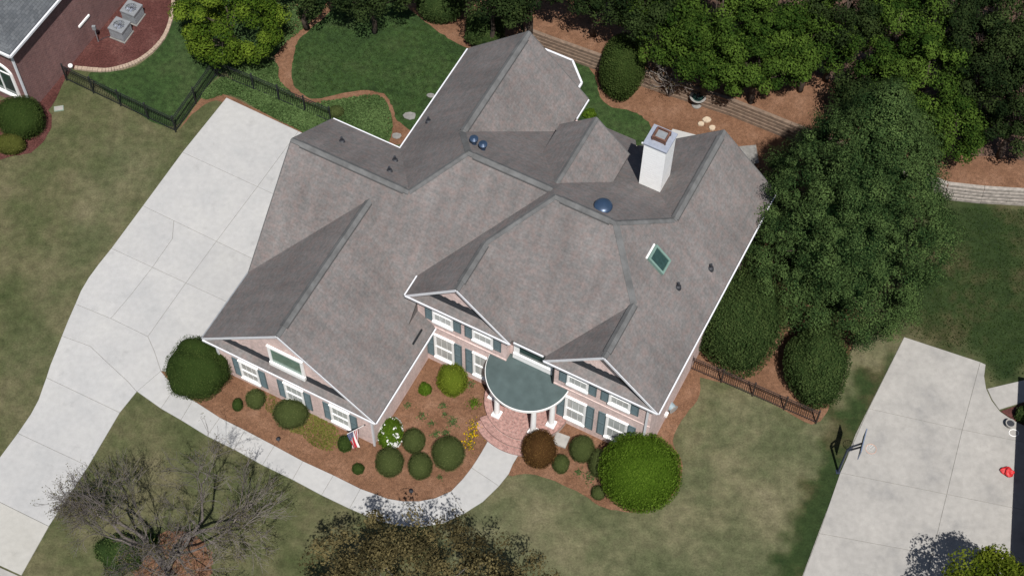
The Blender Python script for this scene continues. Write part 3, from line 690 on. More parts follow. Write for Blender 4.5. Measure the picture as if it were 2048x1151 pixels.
for a, b in (((uX, vL, zL), (uH, vH, zH)), ((uH, vH, zH), (uBr, vE, zBr)), ((u3, vR, zR), (uBc, vBe, zBc)), ((u4, vR, zR), (uCc, vCe, zCc)), ((u4, vR, zR), (uK, vK, zK))):
    cap(a, b, w=0.28, drop=0.58, th=.02, lift=.022)

# walls: bodies with gable profiles
def body_u(u0, u1, prof_z, v0, v1, name='wall'):
    """profile in (u, z) pulled along v"""
    prof = prof_z; n = len(prof)
    V = [(u, v0, z) for u, z in prof] + [(u, v1, z) for u, z in prof]
    Fc = [tuple(range(n)), tuple(range(2 * n - 1, n - 1, -1))] + [(i, n + i, n + (i + 1) % n, (i + 1) % n) for i in range(n)]
    return mk(name, V, Fc, mBrick, house, uv=True)
def body_v(prof, u0, u1, name='wall'):
    n = len(prof)
    V = [(u0, v, z) for v, z in prof] + [(u1, v, z) for v, z in prof]
    Fc = [tuple(range(n - 1, -1, -1)), tuple(range(n, 2 * n))] + [(i, (i + 1) % n, n + (i + 1) % n, n + i) for i in range(n)]
    return mk(name, V, Fc, mBrick, house, uv=True)
g = 0.20
vWw, vBw, vEw = -10.17, -5.16, -4.75
body_u(0, 0, [(-9.67, 0), (-1.67, 0), (-1.67, zW1 + pW * 0.47 - g), (uWc, zWr - g), (-9.67, zW + pW * 0.35 - g)], vWw, -3.2)
body_v([(-6.36, 0), (0.78, 0), (0.78, zB1 + pb * .345 - g), (vL, zL - g), (-6.36, zW + p * .32 - g)], -9.64, -6.2)
body_u(0, 0, [(-6.09, 0), (-0.44, 0), (-0.44, zBR + pu * .35 - g), (uBr, zBr - g), (-6.09, zB1 + pu * .35 - g)], 0.5, 7.38)
body_u(0, 0, [(-2.06, 0), (2.37, 0), (2.37, zE + pu * .35 - g), (uBc, zBc - g), (-2.06, zE + pu * .35 - g)], vBw, -2.8)
body_u(0, 0, [(4.71, 0), (9.37, 0), (9.37, zE + pu * .35 - g), (uCc, zCc - g), (4.71, zE + pu * .35 - g)], vBw - 0.004, -2.7)
MB().box(2.3, 4.8, vEw, -2.5, 0, zE - 0.06 + 0.4).build('wall', mBrick, house, uv=True)
MB().box(-2.02, 9.33, -2.9, 3.5, 0, zE + 0.2).build('wall', mBrick, house, uv=True)
MB().box(-0.5, 5.0, 3.4, 7.3, 0, zBG + 0.1).build('wall', mBrick, house, uv=True)
body_u(0, 0, [(4.4, 0), (9.36, 0), (9.36, zE + pu * .36 - g), (uK, zK - g), (4.4, zK - pu * (uK - 4.4) - g)], 3.4, 6.68)
body_u(0, 0, [(uN - hN + .3, 3.5), (uN + hN - .3, 3.5), (uN + hN - .3, zNe + .28 - g), (uN, zN - g), (uN - hN + .3, zNe + .28 - g)], vN0 + 1.5, vN1 - 0.3)

# gutters, rake boards, downspouts
def strip(name, a, b, w, h, mat=None, dz=0.0, up=(0, 0, 1)):
    a = Vector(a) + Vector((0, 0, dz)); b = Vector(b) + Vector((0, 0, dz)); return MB().bar(a, b, w, h, up).build(name, mat or mGutter, house)
strip('gutter', (uW0 - .04, vW, zW - .08), (uW0 - .04, vF0, zW - .08), .06, .09, mAC)
for a, b in (((uW1 + .05, vW, zW1), (uW1 + .05, vA - .02, zW1)), ((uW0, vB1 + .05, zB1), (uBL, vB1 + .05, zB1)),
             ((uBL - .05, vB1 + .1, zB1), (uBL - .05, vBk, zB1)), ((uBR + .05, vBk, zBR), (uBR + .05, vBk - 1.25, zBR)), ((uB0 - .05, vB, zE), (uB0 - .05, vV, zE)),
             ((uB1 + .1, vM - .05, zE), (uC0 - .1, vM - .05, zE)), ((uR + .05, vC, zE), (uR + .05, vKk, zE)), ((uN + hN + .05, vBG + .05, zBG), (uKl, vBG + .05, zBG))):
    strip('gutter', a, b, 0.06, 0.09, dz=-0.085)
def rake(a, b): strip('rake_board', a, b, 0.03, 0.12, mGutter, dz=-0.08)
for (u0, um, u1, vv, z0, zm, z1) in ((uW0, uWc, uW1, vW - .03, zW, zWr, zW1), (uB0, uBc, uB1, vB - .03, zE, zBc, zE), (uC0, uCc, uR, vC - .03, zE, zCc, zE)):
    rake((u0, vv, z0), (um, vv, zm)); rake((um, vv, zm), (u1, vv, z1))
def rake(a, b): strip('rake_board', a, b, 0.03, 0.10, mCap, dz=-0.075)
for (u0, um, u1, vv, z0, zm, z1) in ((uBL, uBr, uBR, vBk + .03, zB1, zBr, zBR), (uKl, uK, uR, vKk + .03, zKl, zK, zE), (uN - hN, uN, uN + hN, vN1 + .03, zNe, zN, zNe)):
    rake((u0, vv, z0), (um, vv, zm)); rake((um, vv, zm), (u1, vv, z1))
rake((uW0 - .03, vF0, zW), (uW0 - .03, vL, zL)); rake((uW0 - .03, vL, zL), (uW0 - .03, vB1, zB1))
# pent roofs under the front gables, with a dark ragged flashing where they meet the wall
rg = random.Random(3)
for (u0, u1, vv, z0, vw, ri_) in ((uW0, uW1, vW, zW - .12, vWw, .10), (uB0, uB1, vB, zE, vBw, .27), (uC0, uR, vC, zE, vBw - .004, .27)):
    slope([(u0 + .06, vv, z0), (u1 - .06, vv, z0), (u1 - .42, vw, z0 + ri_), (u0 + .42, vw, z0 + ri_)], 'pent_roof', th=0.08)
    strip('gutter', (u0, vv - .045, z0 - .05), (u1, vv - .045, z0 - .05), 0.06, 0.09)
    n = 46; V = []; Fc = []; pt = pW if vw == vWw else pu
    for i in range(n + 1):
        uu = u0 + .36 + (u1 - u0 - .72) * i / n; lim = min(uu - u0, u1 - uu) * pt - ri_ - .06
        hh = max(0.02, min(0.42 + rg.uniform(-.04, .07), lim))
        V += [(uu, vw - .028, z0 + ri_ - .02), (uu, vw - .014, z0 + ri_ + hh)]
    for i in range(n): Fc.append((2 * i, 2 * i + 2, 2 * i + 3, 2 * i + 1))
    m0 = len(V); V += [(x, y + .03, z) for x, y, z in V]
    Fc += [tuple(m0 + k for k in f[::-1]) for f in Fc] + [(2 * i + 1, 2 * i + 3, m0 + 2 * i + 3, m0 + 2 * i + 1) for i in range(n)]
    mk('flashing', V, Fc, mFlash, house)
for (u, v, zt) in ((-1.62, vWw - .06, zW1 - .1), (9.20, vBw - .06, zE - .15), (-9.62, vWw - .06, zW - .15), (9.43, 3.0, zE - .15)):
    MB().box(u - .045, u + .045, v - .04, v + .04, 0.1, zt).build('downspout', mGutter, house)
MB().box(4.66, 4.73, vBw - .07, vBw - .005, 3.35, zE - .1).build('downspout', mIron, house)

# white belt of trim along the brick between the storeys
for (u0, u1) in ((-2.06, 2.37), (4.71, 9.37)):
    MB().box(u0 - .01, u1 + .01, vBw - .035, vBw + .02, 3.30, 3.40).build('brick_belt', mBrick, house, uv=True)

# windows and shutters
def window(uc, z0, z1, w, vf, sash=True, pane=None, fw=0.075, sill=0.0, head=True):
    """frame proud of the wall, recessed panes with glazing bars, projecting sill"""
    a, b = uc - w / 2, uc + w / 2; y0, y1 = vf - 0.07, vf + 0.01
    m = MB(); m.box(a - fw, a, y0, y1, z0 - .02, z1 + fw); m.box(b, b + fw, y0, y1, z0 - .02, z1 + fw); m.box(a, b, y0, y1, z1, z1 + fw)
    if head: m.box(a - fw - .02, b + fw + .02, y0 - .03, y1, z1 + fw, z1 + fw + .06)
    wo = m.build('window', mWhite, house)
    MB().box(a - fw - .012, b + fw + .012, y0 - .06, y1, z0 - .13 - sill, z0 - .02).build('sill', mWhite, wo)
    zm = (z0 + z1) / 2
    if sash:
        for (s0, s1, yy) in ((z0 - .02, zm, vf - .045), (zm, z1, vf - .03)):
            m = MB(); m.box(a, a + .05, yy - .015, yy + .02, s0, s1); m.box(b - .05, b, yy - .015, yy + .02, s0, s1)
            m.box(a + .05, b - .05, yy - .015, yy + .02, s0, s0 + (.13 if s0 < zm - .1 else .06)); m.box(a + .05, b - .05, yy - .015, yy + .02, s1 - .05, s1)
            for k in (1, 2):
                x = a + (b - a) * k / 3; m.box(x - .007, x + .007, yy - .006, yy + .012, s0 + .06, s1 - .05)
            m.build('sash', mWhite, wo)
            MB().box(a + .04, b - .04, yy + .002, yy + .008, s0 + .04, s1 - .04).build('pane', pane or mGlass, wo)
    else:
        MB().box(a, b, vf - .04, vf - .03, z0 - .02, z1).build('pane', pane or mGlassD, wo)
    return wo
def shutter(u0, u1, z0, z1, vf):
    m = MB(); y0, y1 = vf - .045, vf - .004; t = .05; zm = z0 + (z1 - z0) * 0.52
    m.box(u0, u0 + t, y0, y1, z0, z1); m.box(u1 - t, u1, y0, y1, z0, z1)
    for a, b in ((z0, z0 + .08), (zm - .04, zm + .04), (z1 - .08, z1)): m.box(u0 + t, u1 - t, y0, y1, a, b)
    o = m.build('shutter', mShut, house); sl_ = MB()
    for a, b in ((z0 + .08, zm - .04), (zm + .04, z1 - .08)):
        n = max(3, int((b - a) / .06))
        for i in range(n):
            z = a + (b - a) * (i + .5) / n; sl_.bar((u0 + t, (y0 + y1) / 2, z), (u1 - t, (y0 + y1) / 2, z), .03, .012, (0, .6, .8))
        sl_.box(u0 + t, u1 - t, y1 - .012, y1 - .004, a, b)
    tag(sl_.build('louvre', mShut, o), kind='stuff')
for c in (-8.06, -5.69, -3.31):
    window(c, 0.62, 2.02, 0.86, vWw); shutter(c - .87, c - .50, .50, 2.08, vWw); shutter(c + .50, c + .87, .50, 2.08, vWw)
window(-5.70, 3.95, 5.12, 1.50, vWw - .05, False, mGlassG, fw=.14, sill=.16)
for c in (-0.77, 1.22, 5.87, 7.88):
    vv = vBw if c < 4 else vBw - .004
    window(c, 0.74, 2.62, 0.88, vv); shutter(c - .90, c - .52, .58, 2.72, vv); shutter(c + .52, c + .90, .58, 2.72, vv)
    window(c, 4.02, 5.36, 0.88, vv); shutter(c - .90, c - .52, 3.88, 5.46, vv); shutter(c + .52, c + .90, 3.88, 5.46, vv)
window(3.53, 3.80, 5.25, 1.36, vEw - .03, False, mGlassD, fw=.28, sill=.30, head=False)
dr = MB().box(3.0, 4.0, vEw - .06, vEw - .01, .42, 2.55).build('door', mShut, house)
MB().box(3.86, 3.92, vEw - .12, vEw - .06, 1.38, 1.46).build('handle', mBlueMetal, dr)
for v0 in (-5.6, -2.6):
    MB().box(-9.72, -9.655, v0, v0 + 2.5, 0.06, 2.25).build('garage_door', mWhite, house)

# porch
pc = (3.50, -5.12)
def arc(r, a0, a1, n): return [(pc[0] + r * math.cos(math.radians(a0 + (a1 - a0) * i / n)), pc[1] + r * math.sin(math.radians(a0 + (a1 - a0) * i / n))) for i in range(n + 1)]
edge = arc(1.93, 178, 362, 40)
V = []; Fc = []; apex = [(2.40, vEw + .02), (4.65, vEw + .02)]
def zroof(x, y): return 3.20 + 0.16 * (1 - min(1, math.hypot(x - pc[0], y - pc[1] - .3) / 2.2) ** 2)
rings = 7; ne = len(edge)
for k in range(rings + 1):
    t = k / rings
    for (x, y) in edge:
        ax = max(apex[0][0], min(apex[1][0], x)); ay = vEw + .02
        X = x + (ax - x) * t; Y = y + (ay - y) * t; V.append((X, Y, zroof(X, Y)))
for k in range(rings):
    for i in range(ne - 1): Fc.append((k * ne + i, k * ne + i + 1, (k + 1) * ne + i + 1, (k + 1) * ne + i))
porch_roof = mk('porch_roof', V, Fc, mCopper, house, smooth=True)
m = MB()
for i in range(ne - 1):
    (x0, y0), (x1, y1) = edge[i], edge[i + 1]; m.bar((x0, y0, 3.11), (x1, y1, 3.11), .05, .15)
m.build('cornice', mWhite, porch_roof)
MB().prism(arc(1.90, 180, 360, 36), 2.92, 3.0).build('soffit', mWhite, porch_roof)
for an in (202, 235, 305, 338):
    x, y = pc[0] + 1.60 * math.cos(rad(an)), pc[1] + 1.60 * math.sin(rad(an))
    co = MB().lathe([(.135, .60), (.128, 1.5), (.115, 2.72), (.15, 2.76), (.15, 2.80)], 20, (x, y, 0)).build('column', mWhite, house, smooth=False)
    m = MB().box(x - .20, x + .20, y - .20, y + .20, .42, .54); m.lathe([(.18, .54), (.185, .58), (.15, .61)], 20, (x, y, 0)); m.build('base', mWhite, co)
    MB().box(x - .18, x + .18, y - .18, y + .18, 2.80, 2.93).build('capital', mWhite, co)
fl = arc(1.98, 180, 360, 36)
floor_ = MB().prism(fl, 0, .40).build('porch_floor', mMortar, house)
def brick_ring(mb, r0, r1, a0, a1, z, w=.075, th=.03, inset=.006):
    L = math.radians(a1 - a0) * (r0 + r1) / 2; n = max(2, int(L / w))
    for i in range(n):
        b0 = math.radians(a0 + (a1 - a0) * i / n) + inset / r1; b1 = math.radians(a0 + (a1 - a0) * (i + 1) / n) - inset / r1; zz = z + rg.uniform(-.004, .004)
        q = [(pc[0] + r0 * math.cos(b0), pc[1] + r0 * math.sin(b0)), (pc[0] + r1 * math.cos(b0), pc[1] + r1 * math.sin(b0)), (pc[0] + r1 * math.cos(b1), pc[1] + r1 * math.sin(b1)), (pc[0] + r0 * math.cos(b1), pc[1] + r0 * math.sin(b1))]
        mb.add([(x, y, z - .06) for x, y in q] + [(x, y, zz + th - .02) for x, y in q], [(4, 5, 6, 7), (0, 4, 7, 3), (1, 2, 6, 5), (0, 1, 5, 4), (2, 3, 7, 6)])
mb = MB(); r = 1.99
brick_ring(mb, 1.79, 2.0, 180, 360, .40)
for k in range(12):
    r1 = 1.78 - k * .11
    if r1 > .25: brick_ring(mb, r1 - .10, r1, 180, 360, .40, w=.21)
tag(mb.build('floor_brick', mPaver, floor_), kind='stuff')
for (ro, ri, z, a0, a1) in ((2.34, 2.0, .27, 228, 312), (2.64, 2.34, .13, 230, 310)):
    st = MB().prism(arc(ro, a0, a1, 20) + arc(ri - .03, a1, a0, 20), 0, z).build('step', mMortar, house)
    mb = MB(); brick_ring(mb, ri + .10, ro + .005, a0, a1, z); brick_ring(mb, ri - .0, ri + .095, a0, a1, z, w=.21)
    tag(mb.build('step_brick', mPaver, st), kind='stuff')

# chimney
ca = to_uv(onplane(1278, 366, nBk, HW(0, vH, zH)))
cu0, cv0 = ca[0], ca[1]; ztop = ca[2] + 3.02; cw, cdp = 1.02, 1.04
ch = MB().box(cu0, cu0 + cw, cv0, cv0 + cdp, 3.0, ztop).build('chimney', mSiding, house)
m = MB()
for i in range(22):
    z = ztop - .12 - i * .16
    m.box(cu0 - .005, cu0 + cw + .005, cv0 - .005, cv0 + cdp + .005, z - .153, z)
tag(m.build('siding_board', mSiding, ch), kind='stuff')
m = MB(); m.box(cu0 - .05, cu0 + cw + .05, cv0 - .05, cv0 + cdp + .05, ztop - .02, ztop + .05); m.build('chimney_cap', mCapMetal, ch)
m = MB(); x0, x1, y0, y1 = cu0 + .22, cu0 + .82, cv0 + .30, cv0 + .85
for a in ((x0, y0), (x1, y0), (x0, y1), (x1, y1)): m.box(a[0] - .03, a[0] + .03, a[1] - .03, a[1] + .03, ztop + .05, ztop + .30)
m.box(x0, x1, y0, y1, ztop + .05, ztop + .22); m.build('flue', mRust, ch)
m = MB(); m.box(x0 - .02, x1 + .02, y0 - .02, y0 + .05, ztop + .27, ztop + .32); m.box(x0 - .02, x1 + .02, y1 - .05, y1 + .02, ztop + .27, ztop + .32); m.box(x0 - .02, x0 + .05, y0 + .05, y1 - .05, ztop + .27, ztop + .32); m.box(x1 - .05, x1 + .02, y0 + .05, y1 - .05, ztop + .27, ztop + .32)
m.build('flue_rim', mRust, ch)
MB().box(x0 + .08, x1 - .08, y0 + .08, y1 - .08, ztop + .22, ztop + .26).build('flue_grate', mAC, ch)

# things on the roof
nR = tuple(UD * pu + Vector((0, 0, 1))); nL = tuple(UD * -pu + Vector((0, 0, 1))); nLb = tuple(VD * pb + Vector((0, 0, 1)))
PR = HW(uR, 0, zE); PL = HW(uBL, 0, zB1); PLb = HW(0, vL, zL)
def roofpt(px, py, n, P0): return Vector(to_uv(onplane(px, py, n, P0)))
for px, py, n, P0, h in ((857, 243, nL, PL, .32), (684, 283, nLb, PLb, .32), (790, 321, nLb, PLb, .32), (779, 342, nLb, PLb, .32), (1421, 536, nR, PR, .32), (1356, 573, nR, PR, .32)):
    c = roofpt(px, py, n, P0)
    o = MB().lathe([(.055, -.15), (.055, h)], 12, c).build('vent_pipe', mPipe, house)
    MB().lathe([(.16, -.12), (.13, .06), (.06, .12)], 12, c).build('boot', mPipe, o)
for px, py in ((948, 288), (966, 299)):
    c = roofpt(px, py, nBk, HW(0, vH, zH))
    o = MB().lathe([(.11, -.1), (.11, .34)], 16, c).build('flue_pipe', mBlueMetal, house)
    MB().lathe([(.17, .30), (.19, .34), (.19, .42), (.06, .48)], 16, c).build('flue_hood', mBlueMetal, o)
c = roofpt(1206, 416, nBk, HW(0, vH, zH))
o = MB().lathe([(.30, -.2), (.30, .16)], 24, c).build('power_vent', mBlueMetal, house)
MB().lathe([(.38, .14), (.40, .18), (.36, .24), (.24, .30), (.08, .33), (.02, .335)], 28, c).build('vent_dome', mBlueMetal, o, smooth=True)
nW = tuple(UD * pW + Vector((0, 0, 1))); PWr = HW(uWc, 0, zWr)
MB().bar(roofpt(826, 689, nW, PWr) + Vector((0, 0, .05)), roofpt(844, 660, nW, PWr) + Vector((0, 0, .07)), .08, .08).build('roof_leader', mIron, house)
# skylight on the right slope
sk = [roofpt(px, py, nR, PR) for px, py in ((1308, 491), (1337, 519), (1323, 549), (1293, 518))]
du = (sk[1] - sk[0]).normalized(); dv = Vector((0, 1, 0)); nn = Vector((pu, 0, 1)).normalized(); sd = Vector((1, 0, -pu)).normalized(); cc = (sk[0] + sk[1] + sk[2] + sk[3]) / 4
def on(a, b, h): return cc + sd * a + dv * b + nn * h
m = MB(); A, B = .52, .40
for a0, a1, b0, b1 in ((-A, A, -B, -B + .09), (-A, A, B - .09, B), (-A, -A + .09, -B + .09, B - .09), (A - .09, A, -B + .09, B - .09)):
    V = [on(a, b, h) for h in (-.05, .16) for a, b in ((a0, b0), (a1, b0), (a1, b1), (a0, b1))]
    m.add(V, [(3, 2, 1, 0), (4, 5, 6, 7), (0, 1, 5, 4), (1, 2, 6, 5), (2, 3, 7, 6), (3, 0, 4, 7)])
mSkyF = plain('skylight_frame', (0.14, 0.22, 0.19), 0.45)
skl = m.build('skylight', mSkyF, house)
mk('pane', [on(a, b, .11) for a, b in ((-A + .09, -B + .09), (A - .09, -B + .09), (A - .09, B - .09), (-A + .09, B - .09))], [(0, 1, 2, 3)], mGlassD, skl)
m = MB(); m.add([on(a, b, h) for h in (-.04, .05) for a, b in ((-A - .07, -B), (-A, -B), (-A, B), (-A - .07, B))], [(3, 2, 1, 0), (4, 5, 6, 7), (0, 1, 5, 4), (1, 2, 6, 5), (2, 3, 7, 6), (3, 0, 4, 7)])
m.build('curb_flashing', mWhite, skl)
# bay behind the back wing
bz = 5.05
bp_ = [Vector(to_uv(at(px, py, bz))) for px, py in ((1089.6, 97.8), (1145, 120.6), (1163.5, 165), (1157, 176))]
inn = [(bp_[3].x, 7.3), (bp_[0].x, 7.3)]
bay = MB().prism([(b.x, b.y) for b in bp_] + inn, bz - .14, bz).build('bay_roof', mShingle, house, uv=True)
for a, b in zip(bp_[:-1], bp_[1:]): MB().bar(a - Vector((0, 0, .05)), b - Vector((0, 0, .05)), .10, .11).build('gutter', mGutter, bay)
MB().prism(shrinkpoly([(b.x, b.y) for b in bp_] + inn, .22), 0, bz - .14).build('bay_wall', mBrick, bay, uv=True)
c = HW(9.42, -3.0, 0.9)
MB().box(9.37, 9.50, -3.15, -2.95, .75, .95).build('dryer_vent', mWhite, house)

# ------------------------------------------------------------------ neighbouring houses
cz = 5.0
c0 = at(17, 97, cz)                                            # wall corner under the eave
n1 = empty('red_brick_house', (c0.x, c0.y, 0), -AL, 'red brick house with blue-grey roof beside the air conditioners', 'house')
MB().box(-9, 0, 0, 14, 0, cz).build('wall', mBrickRed, n1, uv=True)
ov = .34
def nslope(pts, mat, parent, name='roof_slope', th=.16):
    V = [Vector(q) for q in pts]; n = len(V); nr = Vector((0, 0, 0))
    for i in range(n): nr += V[i].cross(V[(i + 1) % n])
    if nr.z < 0: V = V[::-1]
    lo = [v - Vector((0, 0, th)) for v in V]
    return mk(name, V + lo, [tuple(range(n)), tuple(range(2 * n - 1, n - 1, -1))] + [(i, n + i, n + (i + 1) % n, (i + 1) % n) for i in range(n)], mat, parent, uv=True)
nslope([(ov, -ov, cz + .1), (ov, 14, cz + .1), (-4.5, 14, cz + 4.2), (-4.5, 4.5, cz + 4.2)], mShingleN, n1)
nslope([(ov, -ov, cz + .1), (-4.5, 4.5, cz + 4.2), (-9.4, -ov, cz + .1)], mShingleN, n1)
MB().bar((ov + .04, -ov - .05, cz - .02), (ov + .04, 14, cz - .02), .10, .14).build('gutter', mGutter, n1)
MB().bar((ov, -ov - .05, cz - .02), (-9.4, -ov - .05, cz - .02), .10, .14).build('gutter', mGutter, n1)
MB().box(-.02, .08, -.10, -.01, 0.05, cz - .1).build('downspout', mGutter, n1)
m = MB()                                                         # arched window on the front
wu, wz0, wz1, ww = -1.35, 0.9, 2.6, .75
pts = [(wu + ww * math.cos(a), wz1 + .55 * math.sin(a)) for a in [math.pi * i / 14 for i in range(15)]]
outer = [(wu + (ww + .14) * math.cos(a), wz1 + .69 * math.sin(a)) for a in [math.pi * i / 14 for i in range(15)]]
pth = [(wu + ww, wz0)] + pts + [(wu - ww, wz0)]; oth = [(wu + ww + .14, wz0)] + outer + [(wu - ww - .14, wz0)]
V = [(x, -.08, z) for x, z in oth] + [(x, -.08, z) for x, z in pth] + [(x, .01, z) for x, z in oth] + [(x, .01, z) for x, z in pth]; n = len(pth)
Fc = []
for i in range(n - 1): Fc += [(i, i + 1, n + i + 1, n + i), (2 * n + i, i, i + 1, 2 * n + i + 1)[::-1], (n + i, n + i + 1, 3 * n + i + 1, 3 * n + i)]
wi = mk('window', V, Fc, mWhite, n1)
mk('pane', [(x, -.03, z) for x, z in pth], [tuple(range(n))], mGlassD, wi)
m = MB(); m.box(wu - .03, wu + .03, -.07, -.02, wz0, wz1 + .55); m.box(wu - ww, wu + ww, -.068, -.022, wz1 - .03, wz1 + .03); m.build('glazing_bar', mWhite, wi)
MB().box(wu - ww - .2, wu + ww + .2, -.16, .0, wz0 - .12, wz0).build('sill', mWhite, wi)
fv = onplane(167, 42, tuple(UD), c0) - c0; fz = fv.z + cz; MB().box(.0, .07, fv.dot(VD) - .45, fv.dot(VD) + .45, fz - .06, fz + .06).build('foundation_vent', mWhite, n1)
e0 = at(2076, 842); e1 = at(2062, 1190); ang = math.atan2(e1.y - e0.y, e1.x - e0.x)
n2 = empty('brick_house', (e0.x, e0.y, 0), ang, 'dark shaded brick house wall at the right edge of the neighbouring driveway', 'house')
MB().box(0, 14, 0, 9, 0, 3.4).build('wall', mBrickRed, n2, uv=True)
nslope([(-.4, -.35, 3.42), (14.4, -.35, 3.42), (10, 4.5, 7.5), (4, 4.5, 7.5)], mShingleN, n2); nslope([(-.4, -.35, 3.42), (4, 4.5, 7.5), (-.4, 9.35, 3.42)], mShingleN, n2)
nslope([(-.4, 9.35, 3.42), (4, 4.5, 7.5), (10, 4.5, 7.5), (14.4, 9.35, 3.42)], mShingleN, n2)

# ------------------------------------------------------------------ timber walls
def timber_wall(label, pts, mat, rows=5, h=TZ + .06):
    w = [at(x, y) for x, y in pts]
    root = empty('timber_wall', w[0], 0, label, 'retaining wall', 'timber walls holding up the terrace'); rh = h / rows; rr_ = random.Random(len(label))
    for k in range(rows):
        for a, b in zip(w[:-1], w[1:]):
            L = (b - a).length; n = max(1, round(L / 2.4)); d = (b - a) / n; y = Vector((0, .05 * k, 0))
            for i in range(n):
                s = (i + (.5 if k % 2 else 0)) / n
                if s + .4 / n > 1 : continue
                p0 = a + (b - a) * s + y - w[0]; p1 = a + (b - a) * min(1, s + 1 / n) + y - w[0]
                j = Vector((0, rr_.uniform(-.012, .012), rr_.uniform(-.006, .006)))
                e = (p1 - p0).normalized() * .008
                MB().bar(p0 + e + j + Vector((0, 0, rh * (k + .5))), p1 - e + j + Vector((0, 0, rh * (k + .5))), .19, rh - .018).build('timber', mat, root)
            if k % 2:
                p0 = a + y - w[0]; p1 = a + (b - a) * (.5 / n) + y - w[0]; MB().bar(p0 + Vector((0, 0, rh * (k + .5))), p1 + Vector((0, 0, rh * (k + .5))), .19, rh - .018).build('timber', mat, root)
    return root
timber_wall('weathered timber retaining wall behind the back wing beside the dark round shrub', [(1050, 86), (1090, 101), (1210, 144), (1300, 176)], mTimber)
timber_wall('weathered timber retaining wall behind the chimney beside the big conifer', [(1300, 176), (1460, 229), (1577, 276), (1720, 330)], mTimber)
timber_wall('bleached pale timber retaining wall right of the big conifer', [(1720, 330), (1888, 396), (1960, 404), (2060, 410)], mTimberW)

# ------------------------------------------------------------------ fences
def fence(label, runs, h, mat, pick=.11, nb=None):
    w0 = at(*runs[0]); root = empty('iron_fence', w0, 0, label, 'fence')
    pk = MB(); done = set()
    for ra, rb_ in zip(runs[:-1], runs[1:]):
        a, b = at(*ra) - w0, at(*rb_) - w0; L = (b - a).length; n = max(1, round(L / 1.75))
        for i in range(n + 1):
            q = a.lerp(b, i / n); key = (round(q.x, 1), round(q.y, 1))
            if key in done: continue
            done.add(key)
            po = MB().box(q.x - .035, q.x + .035, q.y - .035, q.y + .035, 0, h + .10).build('post', mat, root)
            MB().lathe([(.05, 0), (.05, .025), (.005, .07)], 8, (q.x, q.y, h + .10)).build('post_cap', mat, po)
        for i in range(n):
            p0, p1 = a.lerp(b, i / n), a.lerp(b, (i + 1) / n)
            for z in (.15, h - .18, h - .02): MB().bar(p0 + Vector((0, 0, z)), p1 + Vector((0, 0, z)), .028, .035).build('rail', mat, root)
        npk = int(L / pick)
        for i in range(1, npk):
            q = a.lerp(b, i / npk); pk.box(q.x - .009, q.x + .009, q.y - .009, q.y + .009, .06, h)
    tag(pk.build('pickets', mat, root), kind='stuff')
    return root
fence('black iron fence around the small dark green side lawn', [(134, 161), (352, 264), (432, 152)], 1.22, mIron)
fence('black iron fence running through green ground cover up to the garage', [(436, 152), (508, 180), (662, 246)], 1.22, mIron)
fence('dark brown iron fence in front of the two tall dark hedge shrubs', [(1380, 737), (1631, 846)], 1.15, mIronB)

# ------------------------------------------------------------------ edging, stones
pe = smooth([at2(*q) for q in [(150, 137), (205, 142), (240, 137), (275, 124), (305, 103), (328, 76), (341, 45), (347, 10), (350, -40)]], 6, False)
root = empty('stone_edging', (pe[0][0], pe[0][1], 0), 0, 'curved pale stone edging between reddish mulch and side lawn', 'edging')
acc = 0; cur = [pe[0]]
for a, b in zip(pe[:-1], pe[1:]):
    a_, b_ = Vector(a) - Vector(pe[0]), Vector(b) - Vector(pe[0]); L = (b_ - a_).length; n = max(1, round(L / .42))
    for i in range(n):
        s, e = a_.lerp(b_, i / n), a_.lerp(b_, (i + 1) / n); d = (e - s).normalized() * .008
        MB().bar((s.x + d.x, s.y + d.y, .06 + rg.uniform(-.01, .01)), (e.x - d.x, e.y - d.y, .06), .20 + rg.uniform(-.02, .02), .13).build('stone', mEdge, root)
def slab(name, label, px, py, rx, ry, mat, cat, group=None, h=.05, z=.015):
    c = at(px, py); k = ppm(px, py); r_ = random.Random(px * 7 + py)
    pl = [(rx / k * math.cos(a) * r_.uniform(.8, 1.1), ry / k / .86 * math.sin(a) * r_.uniform(.8, 1.1)) for a in [2 * math.pi * i / 8 for i in range(8)]]
    o = MB().prism(pl, 0, h + z, .012).build(name, mat); o.location = (c.x, c.y, 0); return tag(o, label, cat, group)
slab('flat_stone', 'topmost of three pale tan stones on the mulch behind the chimney', 1413, 241, 9, 6, mStone, 'stone', 'pale stones behind the chimney', .10)
slab('flat_stone', 'leftmost of three pale tan stones on the mulch behind the chimney', 1402, 249, 7, 5, mStone, 'stone', 'pale stones behind the chimney', .10)
slab('flat_stone', 'lowest of three pale tan stones on the mulch behind the chimney', 1424, 257, 8, 5, mStone, 'stone', 'pale stones behind the chimney', .10)
slab('stepping_stone', 'long grey flagstone at the edge of the back lawn beside the gutter', 820, 232, 14, 9, mSlate, 'stone', 'flagstones beside the back wing', .04, .03)
slab('stepping_stone', 'grey flagstone in bare mulch at the inside corner of the eaves', 793, 272, 11, 7, mSlate, 'stone', 'flagstones beside the back wing', .04)
slab('stepping_stone', 'small grey flagstone under the eave, farthest back', 862, 192, 9, 5, mSlate, 'stone', 'flagstones beside the back wing', .04, .03)

